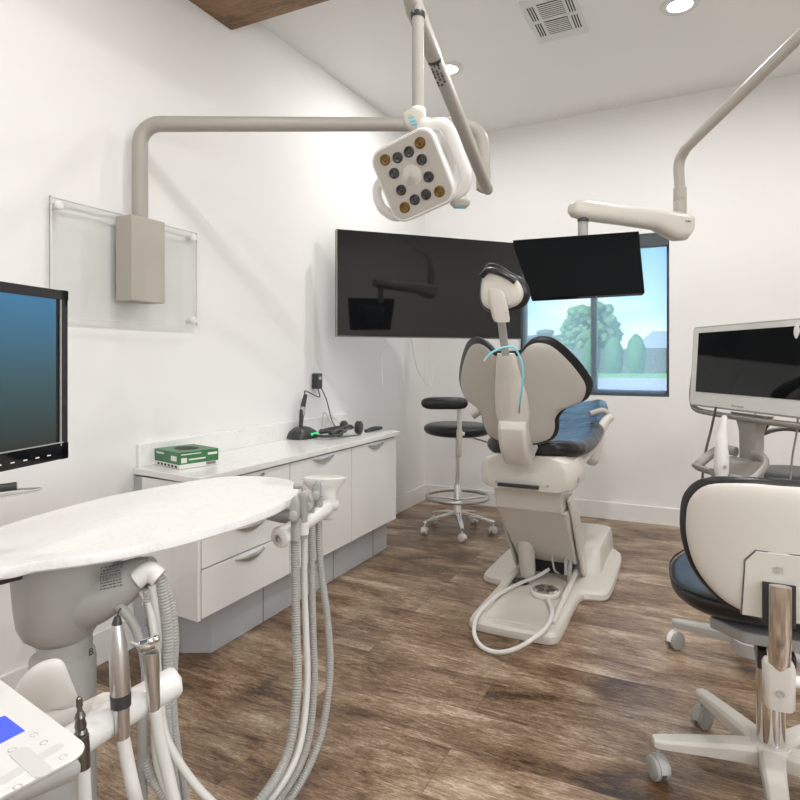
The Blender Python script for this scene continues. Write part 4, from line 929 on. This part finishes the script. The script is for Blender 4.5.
# ================================================================== SWING-ARM MONITOR
K0 = at(680, 212, 2.95)
am = thing('patient_monitor', 'black patient monitor hanging from a beige ceiling arm in front of the window', 'monitor', at(580, 265, 2.8))
kz = K0.z
pp = [V((K0.x, K0.y, kz - .01)), V((K0.x, K0.y, at(679, 190, 2.95).z)), at(679, 165, 2.94), at(684, 152, 2.90), at(694, 140, 2.83), at(745, 90, 2.58), at(800, 36, 2.34)]
dlast = (pp[-1] - pp[-2]); pq = pp[-1] + dlast * 2.2
tz_ = ceil_z(pq.x, pq.y)
while pq.z < ceil_z(pq.x, pq.y) - .0: pq = pq + dlast * .02
while pq.z > ceil_z(pq.x, pq.y): pq = pq - dlast * .02
pp.append(pq)
B().tube(pp, .0245, 16, per=10).done('ceiling_pipe', 'beige', am)
B().lathe(pq + V((0, 0, .0)), (0, 0, -1), [(0, .09), (.02, .09), (.03, .05), (.05, .04)], 24).done('ceiling_flange', 'beige', am)
B().lathe(V((K0.x, K0.y, at(679, 214, 2.95).z)), UP, [(0, .03), (.06, .03), (.062, .0275), (.066, .03), (.125, .03), (.127, .026)], 20).done('swivel_collar', 'beige', am)
# arm body: tapered sleeve from right knuckle to left
Ra = at(681, 224, 2.95); La = at(574, 209, 2.80); ad_ = (La - Ra).normalized(); as_ = ad_.cross(UP).normalized(); au = as_.cross(ad_)
if au.z < 0: au = -au
AL = (La - Ra).length; R = []
for t, w_, h2, dz_ in ((-.10, .04, .045, .008), (-.085, .07, .09, 0), (-.04, .09, .13, -.012), (.05, .096, .14, -.016), (.14, .094, .125, -.008), (.26, .088, .10, .004), (.6, .085, .088, .0), (.9, .085, .09, .0), (1.0, .075, .075, .0), (1.03, .05, .045, 0)):
    R.append([Ra + ad_ * AL * t + as_ * x + au * (y + dz_) for x, y in rrect(w_, h2, min(w_, h2) * .42, 4)])
B().ring_loft(R).done('spring_arm', 'cream', am, angle=60)
text_mesh('a-dec', .014, frame_fn(Ra + as_ * (.0495 if as_.dot(CAM - Ra) > 0 else -.0495) + au * .004 + ad_ * .0, -ad_, au, (as_ if as_.dot(CAM - Ra) > 0 else -as_)), 'logo', 'print_dark', am)
B().tube([La - ad_ * .05 - au * .01, La - ad_ * .05 - au * .052], .026, 12, smooth=False).done('arm_tip', 'dark_plastic', am)
ms0 = at(583, 212, 2.82); ms1 = at(583, 237, 2.82); ms0.x, ms0.y = ms1.x, ms1.y
B().cyl(ms0, ms1 - V((0, 0, .05)), .023).done('drop_post', 'unit_grey', am)
# screen corners from the photo, tilted forward (top further away)
m00 = at(533, 299, 2.70); m10 = at(645, 293, 2.66); m01 = at(513, 240, 2.77); m11 = at(639, 231, 2.66)
mid_ = (m00 + m10 + m01 + m11) / 4; su = ((m10 - m00) + (m11 - m01)).normalized(); sv = ((m01 - m00) + (m11 - m10)); sv = (sv - su * sv.dot(su)).normalized(); sn = su.cross(sv)
sgn = 1 if sn.dot(CAM - mid_) > 0 else -1; sn = sn * sgn
nrm_ = (m10 - m00).cross(m01 - m00).normalized(); dd_ = (m11 - CAM).normalized(); m11 = CAM + dd_ * ((m00 - CAM).dot(nrm_) / dd_.dot(nrm_)); mid_ = (m00 + m10 + m01 + m11) / 4
sn = nrm_ if nrm_.dot(CAM - mid_) > 0 else -nrm_
def quad(off, k=1.0): return [mid_ + (p - mid_) * k + sn * off for p in (m00, m10, m11, m01)]
B().ring_loft([quad(-.035), quad(0)]).done('housing', 'patient_screen', am, bevel=.003)
B().ring_loft([quad(.0002, .965), quad(.0012, .965)]).done('screen', 'patient_screen', am)
B().ring_loft([[p - sn * .0 for p in quad(-.06, .4)], quad(-.034, .55)]).done('rear_hub', 'dark_plastic', am, bevel=.004)

# ================================================================== OVAL TABLE UNIT
TZ = .85
tp = [(-60, 573), (0, 568.5), (32, 562), (80, 556), (140, 546), (202, 531), (257, 514), (285, 502), (298, 492.5), (296, 484), (285, 478.8), (257, 476.2), (216, 477.5), (135, 491), (80, 503.5), (0, 527), (-60, 553)]
ol = []
for a, c in tp:
    q = onz(a, c, TZ); ol.append((q.x, q.y))
ol = smooth2(ol, 5)
du_ = thing('delivery_unit', 'grey pedestal dental unit with oval white marble table in the left foreground', 'dental unit', (at(63, 600, 1.3).x, at(63, 600, 1.3).y, 0))
cxy = (sum(p[0] for p in ol) / len(ol), sum(p[1] for p in ol) / len(ol))
def sc2(s_, z): return [V((cxy[0] + (x - cxy[0]) * s_, cxy[1] + (y - cxy[1]) * s_, z)) for x, y in ol]
B().ring_loft([sc2(.955, TZ - .024), sc2(.985, TZ - .0235), sc2(1.0, TZ - .019), sc2(1.0, TZ - .002), sc2(.997, TZ)]).done('oval_table', 'marble', du_)
def ring(px_, py_, hw, t, asp=1.0, n=28):
    c = at(px_, py_, t); r = hw / F * t
    return [c + RT * r * math.cos(2 * math.pi * k / n) + FW * r * asp * math.sin(2 * math.pi * k / n) for k in range(n)]
DC = 1.40
def rz(px_, z, hw, t, asp=1.0): c = at(px_, 360, t); c.z = z; r = hw / F * t; return [c + RT * r * math.cos(2 * math.pi * k / 28) + FW * r * asp * math.sin(2 * math.pi * k / 28) for k in range(28)]
B().ring_loft([ring(62, 637, 27, DC), ring(60, 631, 33, DC), ring(60, 620, 38, DC), ring(63, 602, 43, DC), ring(66, 584, 47, DC), ring(68, 566, 50, DC), rz(68, TZ - .025, 51, DC)]).done('housing', 'unit_grey', du_, angle=50)
B().tube([at(76, 600, 1.40), at(98, 594, 1.385), at(122, 583, 1.38), at(140, 573, 1.38), at(154, 566, 1.38)], lambda t: .075 - .052 * t, 24).done('hose_outlet', 'unit_grey', du_)
B().tube([at(136, 580, 1.35), at(149, 571, 1.36), at(159, 578, 1.36)], .022, 16).done('outlet_elbow', 'white_plastic', du_)
B().cyl(at(65, 655, DC), at(65, 628, DC), 25 / F * DC, seg=30).done('neck', 'unit_grey', du_)
cb_ = at(63, 652, DC); B().lathe((cb_.x, cb_.y, .0), UP, [(0, .13), (.03, .13), (.04, .069), (cb_.z - .02, .069), (cb_.z - .004, .067), (cb_.z, .059)], 36).done('column', 'unit_grey', du_)
text_mesh('B', .022, frame_fn(at(91, 652, 1.352), (RT * .45 + FW * .9), UP, (RT * .9 - FW * .45)), 'letter', 'print_dark', du_, .001)
# label text block on the outlet
lf = frame_fn(at(112, 578, 1.305), (RT * .9 + FW * .4 + UP * .1), (UP * .97 + RT * .02), None)
b = B(); rnd = random.Random(5)
for r_ in range(8):
    y_ = .026 - r_ * .0065; x_ = -.022
    if r_ in (3, 4):
        while x_ < .02: b.box((x_, y_, .0), (.0009 + rnd.random() * .001, .0058, .0006), lf); x_ += .0028
    else:
        while x_ < .016: w_ = rnd.uniform(.002, .007); b.box((x_ + w_ / 2, y_, .0), (w_, .0024, .0006), lf); x_ += w_ + .0016
b.done('rating_print', 'print_dark', du_)
B().tube([at(-40, 590, 1.22), at(0, 579, 1.26), at(34, 570, 1.32)], .008, 10, flat=1.6).done('under_bracket', 'dark_plastic', du_)
# arm to the right holder
hz_ = lambda a, c: V((*onz(a, c, .85).xy, .803))
B().tube([hz_(110, 524), hz_(180, 506), hz_(245, 494), at(286, 516, 1.86), at(312, 514, 1.90)], .017, 12, flat=1.3).done('holder_arm', 'unit_grey', du_)
# front holder arm & bar
B().tube([at(60, 728, 1.12), at(85, 715, 1.02), at(105, 706, .97)], .02, 14).done('front_arm', 'white_plastic', du_)
B().tube([at(30, 778, .80), at(70, 745, .86), at(115, 716, .93), at(158, 691, .99), at(172, 683, 1.01), at(181, 678, 1.02)], lambda t: .0245 if t < .95 else .0245 * math.sqrt(max(.02, 1 - ((t - .95) / .05) ** 2)), 20, step=.006).done('front_holder_bar', 'white_plastic', du_)
# rounded paddle cover in front of the column
fpd = frame_fn(at(40, 697, 1.10), (RT * .93 + UP * .25), (UP * .9 - FW * .35 - RT * .2), None)
pad = smooth2([(-.055, -.02), (-.035, .03), (.01, .06), (.05, .055), (.057, .02), (.05, -.04), (.03, -.075), (-.02, -.065)])
B().cushion(pad, fpd, lambda u, v: -3 * (u * u + v * v), tf=.012, tb=.012, n=6).done('rounded_cover', 'white_plastic', du_)
B().tube([at(40, 720, 1.12), at(60, 722, 1.08), at(85, 715, 1.03)], .018, 12).done('cover_neck', 'white_plastic', du_)
# front holder sockets
def tool_hose(pts, r, m, parent, corr=0, name='hose'): return B().tube(pts, r, 12, per=10, corr=corr, step=None if corr else .02).done(name, m, parent)
# tool 1: long silver handpiece
t1 = thing('ultrasonic_handpiece', 'long brushed silver handpiece with black band in front holder', 'handpiece', at(121, 720, .94))
D1 = .905
def axis_prof(pa_, pb_, prof, seg=24):
    L_ = (pb_ - pa_).length; return B().lathe(pa_, pb_ - pa_, [(t * L_, r) for t, r in prof], seg)
a0_, a1_ = at(121, 700, D1), at(117, 624, D1)
axis_prof(a0_, a1_, [(0, .0135), (.05, .0142), (.3, .0142), (.65, .0134), (.8, .0108), (.97, .0078), (1, .0065)]).done('body', 'steel', t1)
axis_prof(at(121, 706, D1), at(120.5, 693, D1), [(0, .0142), (1, .0148)]).done('band', 'dark_plastic', t1)
axis_prof(a1_, at(117.5, 616, D1), [(0, .0075), (.5, .006), (1, .004)]).done('tip_collar', 'dark_plastic', t1)
B().tube([at(117.5, 618, D1), at(118.5, 612, D1), at(121, 608, D1)], .0016, 6).done('tip', 'dark_steel', t1)
axis_prof(at(123, 740, D1), at(121.5, 704, D1), [(0, .0092), (.3, .0105), (1, .011)]).done('coupling', 'steel', t1)
tool_hose([at(123, 738, D1), at(128, 765, D1), at(136, 800, D1), at(150, 850, .98)], .0098, 'hose_white', t1)
# tool 2: syringe
t2 = thing('air_water_syringe', 'metal air water syringe with side nozzle in front holder', 'syringe', at(152, 700, .99))
D2 = .95
axis_prof(at(155, 712, D2), at(150, 652, D2), [(0, .008), (.4, .0105), (.8, .0125), (1, .0135)]).done('body', 'steel', t2)
B().tube([at(143, 647, D2), at(150, 645, D2), at(157, 642, D2)], lambda t: .0115, 14).done('head', 'chrome', t2)
axis_prof(at(145, 648, D2), at(131, 643, D2), [(0, .007), (.5, .005), (.52, .0035), (1, .003)]).done('nozzle', 'steel', t2)
b = B(); b.ball(at(151, 641, D2 - .01), .006, seg=12); b.ball(at(156, 639, D2 - .01), .006, seg=12); b.done('button', 'chrome', t2)
tool_hose([at(155, 710, D2), at(160, 740, D2), at(168, 775, D2), at(178, 815, D2), at(190, 850, 1.0)], .0095, 'hose_white', t2)
# tool 3: small coupling at left
t3 = thing('low_speed_coupling', 'dark threaded metal handpiece coupling beside the white control panel', 'handpiece', at(82, 740, .84))
axis_prof(at(83, 768, .84), at(79, 697, .84), [(0, 0.0096), (0.2, 0.01), (0.45, 0.01), (0.46, 0.0076), (0.5, 0.0088), (0.55, 0.0068), (0.6, 0.008), (0.68, 0.006), (0.72, 0.0072), (0.78, 0.0052), (0.8, 0.0036), (0.86, 0.0032), (0.87, 0.0044), (0.98, 0.004), (1, 0.0024)]).done('body', 'dark_steel', t3)
tool_hose([at(83, 766, .84), at(84, 785, .84), at(86, 815, .84), at(92, 850, .86)], .009, 'hose_white', t3)

# control panel slab
cpt = thing('control_panel', 'white touch control panel with blue display at the bottom left corner', 'control panel', onz(20, 760, .84))
PZ = .85
q1 = onz(10, 686, PZ); q2 = onz(93, 748, PZ)
eu = (q2 - q1).normalized(); ew = UP.cross(eu); ew = -ew if ew.dot(CAM - q1) < 0 else ew; LE = (q2 - q1).length
pf3 = frame_fn(q1, eu, ew, UP)
cl = LE + .0
B().ring_loft([[pf3(x, y, z) for x, y in rrect(LE + .16 - 2 * i_, .26 - 2 * i_, .022 - i_ * .5, 6, LE / 2 - .08, .13)] for i_, z in ((.03, -.022), (.012, -.014), (.001, -.005), (0, -.002), (.001, 0))]).done('slab', 'white_plastic', cpt)
def inpf(px_, py_): q = onz(px_, py_, PZ) - q1; return q.dot(eu), q.dot(ew)
def flat(pts, name, m, h=.0006): return B().prism([inpf(*p) for p in pts], 0, h, pf3).done(name, m, cpt)
lab(flat([(-14, 722), (5, 716), (25, 731), (-2, 745), (-14, 746)], 'display', 'blue_lcd'), 'glowing blue display')
cc1, cc2 = inpf(33, 763), None
def bar(pxa, pxb, w_, name='cross_button', m='print_grey'):
    a = V((*inpf(*pxa), 0)); b_ = V((*inpf(*pxb), 0)); d = (b_ - a).normalized(); s_ = V((-d.y, d.x, 0)); n = 6; pts = []
    for c, d0 in ((b_, 0), (a, math.pi)):
        for k in range(n + 1):
            g = -math.pi / 2 + math.pi * k / n + d0; pts.append(c + d * w_ * math.cos(g) + s_ * w_ * math.sin(g))
    return [(p.x, p.y) for p in pts]
b = B(); b.prism(bar((3, 781), (57, 748), .0065), 0, .0006, pf3); b.prism(bar((20, 753), (42, 772), .0085), 0, .0009, pf3)
M['cross_grey'] = mat('cross_grey', (.62, .61, .59), .4, noise=.01)
b.done('cross_button', 'cross_grey', cpt)
for (a, c) in ((63, 757), (44, 743), (12, 750), (18, 787), (34, 735)):
    x_, y_ = inpf(a, c); B().tube([pf3(x_ + .0036 * math.cos(k * .4), y_ + .0036 * math.sin(k * .4), .0003) for k in range(15)], .0005, 6, smooth=False).done('icon', 'print_grey', cpt)
B().tube([pf3(LE * .5, .1, -.014), pf3(LE * .5, .06, -.06), at(70, 770, .80)], .014, 12).done('support_stem', 'unit_grey', cpt)

# small clear tray with black pen at left edge
ty = at(8, 494, 1.1); tyf = frame_fn(ty, (RT * .93 + UP * .06 + FW * .35), (FW * .93 - RT * .35), None)
tr_ = thing('instrument_tray', 'small clear tray at the left edge under the black monitor', 'tray', ty)
B().cushion(smooth2([(-.09, -.02), (-.02, -.028), (.03, -.016), (.052, .0), (.03, .014), (-.02, .028), (-.09, .028)]), tyf, tf=.003, tb=.003, n=6).done('tray', 'acrylic', tr_)
B().tube([tyf(-.09, 0, .003), tyf(-.02, -.028, .003), tyf(.03, -.016, .003), tyf(.052, 0, .003), tyf(.03, .014, .003), tyf(-.02, .028, .003), tyf(-.09, .028, .003)], .0018, 8).done('rim', 'unit_grey', tr_)
B().tube([tyf(-.09, 0, -.004), tyf(-.10, -.01, -.02), at(-40, 500, 1.15), at(-60, 460, 1.22)], .007, 8).done('bracket', 'grey_plastic', tr_)
b = B(); b.tube([tyf(-.08, .0, .012), tyf(-.02, .0, .012), tyf(.014, .003, .012)], .0075, 10); tag(b.done('black_pen', 'dark_plastic'), 'stubby black pen lying in the clear tray at the left edge', 'pen')

# ------------------------------------------------------------------ right instrument holder of the unit
hb0, hb1 = at(281, 537, 1.74), at(326, 508, 1.94)
rh = thing('assistant_holder', 'white instrument holder bar with small cup tray at the end of the oval table', 'instrument holder', hb0)
B().tube([hb0, hb0.lerp(hb1, .1), hb0.lerp(hb1, .5), hb1], lambda t: .031 - .006 * min(1, t * 2), 18, smooth=False).done('bar', 'white_plastic', rh)
ax = (hb0 - hb1).normalized()
B().lathe(hb0 + ax * 0, ax, [(0, .031), (.008, .029), (.012, .022), (.0125, .012)], 22).done('end_cap', 'white_plastic', rh)
B().lathe(hb0 + ax * .0115, ax, [(0, .013), (.002, .012), (.0022, .004), (.0005, .001)], 18).done('end_screw', 'steel', rh)
R = []
for (cx_, cy_, hw, asp) in ((328, 519, 6, .9), (328.5, 517, 7.5, .9), (329, 504, 8, .9), (328, 497, 9, .8), (325, 491, 13, .6), (324, 486, 18, .5), (324, 481, 21.5, .5), (325, 477.5, 22, .5), (325, 476.5, 19, .45)):
    R.append(ring(cx_, cy_, hw, 2.0, asp))
B().ring_loft(R).done('cup_tray', 'white_plastic', rh, angle=60)
B().tube([at(334, 505, 2.0), at(322, 507, 1.93)], .02, 12, smooth=False).done('tray_arm', 'white_plastic', rh)

# four instruments with hoses looping to the pedestal
def vac(name, lbl, px_, topy, bary, d, r, hpts, corr, m_hose, kind):
    t = thing(name, lbl, 'suction handpiece', at(px_, bary, d))
    if kind == 'lever':
        f_ = frame_fn(at(px_ - 1, (topy + bary) / 2 - 2, d - .03), RT, UP, -FW)
        hh = (bary - topy) / F * d * .5
        B().cushion(smooth2([(-.014, -hh * .7), (-.016, 0), (-.010, hh * .75), (.004, hh), (.013, hh * .6), (.013, -hh * .4), (.004, -hh)]), f_, tf=.012, tb=.012, n=6).done('valve_body', 'grey_plastic', t)
        B().cushion(disc_outline(.0125, .016, 18), lambda a, b_, c=0: f_(a - .003, b_ - hh * .35, c + .013), tf=.006, tb=.004, n=4).done('valve_lever', 'unit_grey', t)
        B().tube([f_(-.017, -hh * .5, .004), f_(.0, -hh * .55, .014), f_(.018, -hh * .5, .004)], .002, 6).done('clip', 'chrome', t)
        B().cyl(at(px_, bary - 6, d), at(px_, bary + 14, d), .0155, .0125).done('socket', 'unit_grey', t)
    else:
        B().lathe(at(px_, bary + 14, d), UP, [(0, .013), (.03, .014), (.1, .0125), (.11, .0145), (.128, .0145), (.13, .010)], 18).done('tube_body', 'grey_plastic', t)
        p_ = at(px_ + 1, topy, d); B().tube([p_ - UP * .012, p_ + RT * -.004, p_ - RT * .03], .009, 10, smooth=False).done('bent_tip', 'grey_plastic', t)
        B().cyl(at(px_, bary - 2, d), at(px_, bary + 10, d), .017).done('socket', 'white_plastic', t)
    B().tube(hpts, r, 12, per=12, corr=corr, step=None if corr else .02).done('hose', m_hose, t)
    return t
def hosepath(x0, y0, d0, xm, ym, xb, yb, exx, exy, dex, k):
    return [at(x0, y0, d0), at(x0 + .5, y0 + 60, d0), at(xm - 1, ym - 60, d0 * .99), at(xm, ym, d0 * .965), at(xm - 9, ym + 62, d0 * .92), at(xb, yb, d0 * .85), at(xb - 40, 836 + k * 3, 1.46), at(xb - 78, 826 + k * 2, 1.40), at(172 - k * 11, 775, 1.38), at(165 - k * 11, 710, 1.37), at(exx + 8, exy + 60, 1.37), at(exx, exy, dex)]
vac('suction_valve', 'grey suction valve with ribbed hose nearest the screw-capped bar end', 296, 498, 526, 1.74, .0135, hosepath(295, 534, 1.76, 297, 690, 262, 798, 160, 578, 1.37, 0), .007, 'hose_grey', 'lever')
vac('suction_tube', 'tall grey suction tube with bent tip and smooth pale hose', 303, 486, 524, 1.79, .0095, hosepath(304, 532, 1.80, 307, 690, 270, 800, 152, 584, 1.36, 1), 0, 'hose_white', 'tube')
vac('suction_valve', 'smallest grey suction valve between the tall tube and the cup tray', 310, 496, 514, 1.86, .0115, hosepath(311.5, 520, 1.86, 314, 690, 278, 800, 146, 588, 1.36, 2), .007, 'hose_grey', 'lever')
vac('suction_valve', 'grey suction valve with oval lever closest to the white cup tray', 318, 482, 504, 1.90, .0115, [at(318.5, 510, 1.90), at(320, 560, 1.9), at(328, 625, 1.87), at(329.5, 680, 1.84), at(318, 745, 1.76), at(284, 806, 1.62), at(230, 842, 1.5), at(192, 815, 1.44), at(178, 760, 1.40), at(172, 700, 1.39), at(174, 640, 1.38), at(170, 600, 1.38), at(159, 577, 1.37)], .007, 'hose_grey', 'lever')
# extra unit hoses: smooth grey umbilicals near the pedestal
b = B(); b.tube([at(110, 600, 1.36), at(125, 612, 1.35), at(138, 634, 1.35), at(146, 672, 1.35), at(143, 720, 1.35), at(143, 800, 1.4), at(150, 830, 1.4)], .0105, 12, per=10)
b.done('umbilical', 'hose_grey', du_)
b = B(); b.tube([at(142, 590, 1.36), at(150, 608, 1.36), at(156, 650, 1.35), at(160, 700, 1.35), at(168, 742, 1.34), at(200, 790, 1.32), at(245, 830, 1.32)], .009, 12, per=10)
lab(b.done('umbilical', 'hose_white', du_), 'white smooth hose')

# ------------------------------------------------------------------ black monitor at left edge
mo = thing('desk_monitor', 'black computer monitor with dim blue screen cut off at the left edge', 'monitor', at(20, 466, 1.2))
mr = at(67, 375, 1.30); mdir = V((-.249, .969, 0)).normalized()
mnr = V((mdir.y, -mdir.x, 0))
MWd = .56; MHt = .355
mzc = CH - (374.5 - 360) / F * 1.3
mfm = frame_fn(V((mr.x, mr.y, mzc)), mdir, UP, mnr)
B().box((-MWd / 2, 0, -.02), (MWd, MHt, .04), mfm).done('housing', 'bezel_black', mo, bevel=.004)
b = B()
for a, c, w_, h2 in ((-MWd / 2, MHt / 2 - .011, MWd, .020), (-MWd / 2, -MHt / 2 + .018, MWd, .034), (-.011, 0, .018, MHt)): b.box((a, c, .002), (w_, h2, .004), mfm)
b.done('bezel', 'screen_black', mo, bevel=.001)
B().box((-MWd / 2 - .01, .007, .0008), (MWd - .045, MHt - .055, .001), mfm).done('display', 'monitor_picture', mo)
lab(B().box((-.0215, .004, .003), (.002, MHt - .05, .003), mfm).done('display_edge', 'unit_grey', mo), 'pale inner edge line')
b = B(); b.box((-MWd / 2, -MHt / 2 + .036, .003), (MWd - .03, .0018, .003), mfm); b.done('lower_edge_line', 'unit_grey', mo)
b = B()
for k in range(8): b.box((-.055 - k * .03, -MHt / 2 + .014, .0044), (.009, .0022, .0006), mfm)
b.done('button_marks', 'trim_white', mo)
B().tube([mfm(-.3, -.1, -.04), mfm(-.32, -.14, -.09), mfm(-.34, -.32, -.12), V((mfm(-.34, 0, -.12).x, mfm(-.34, 0, -.12).y, .848))], .02, 12).done('stand', 'dark_plastic', mo)
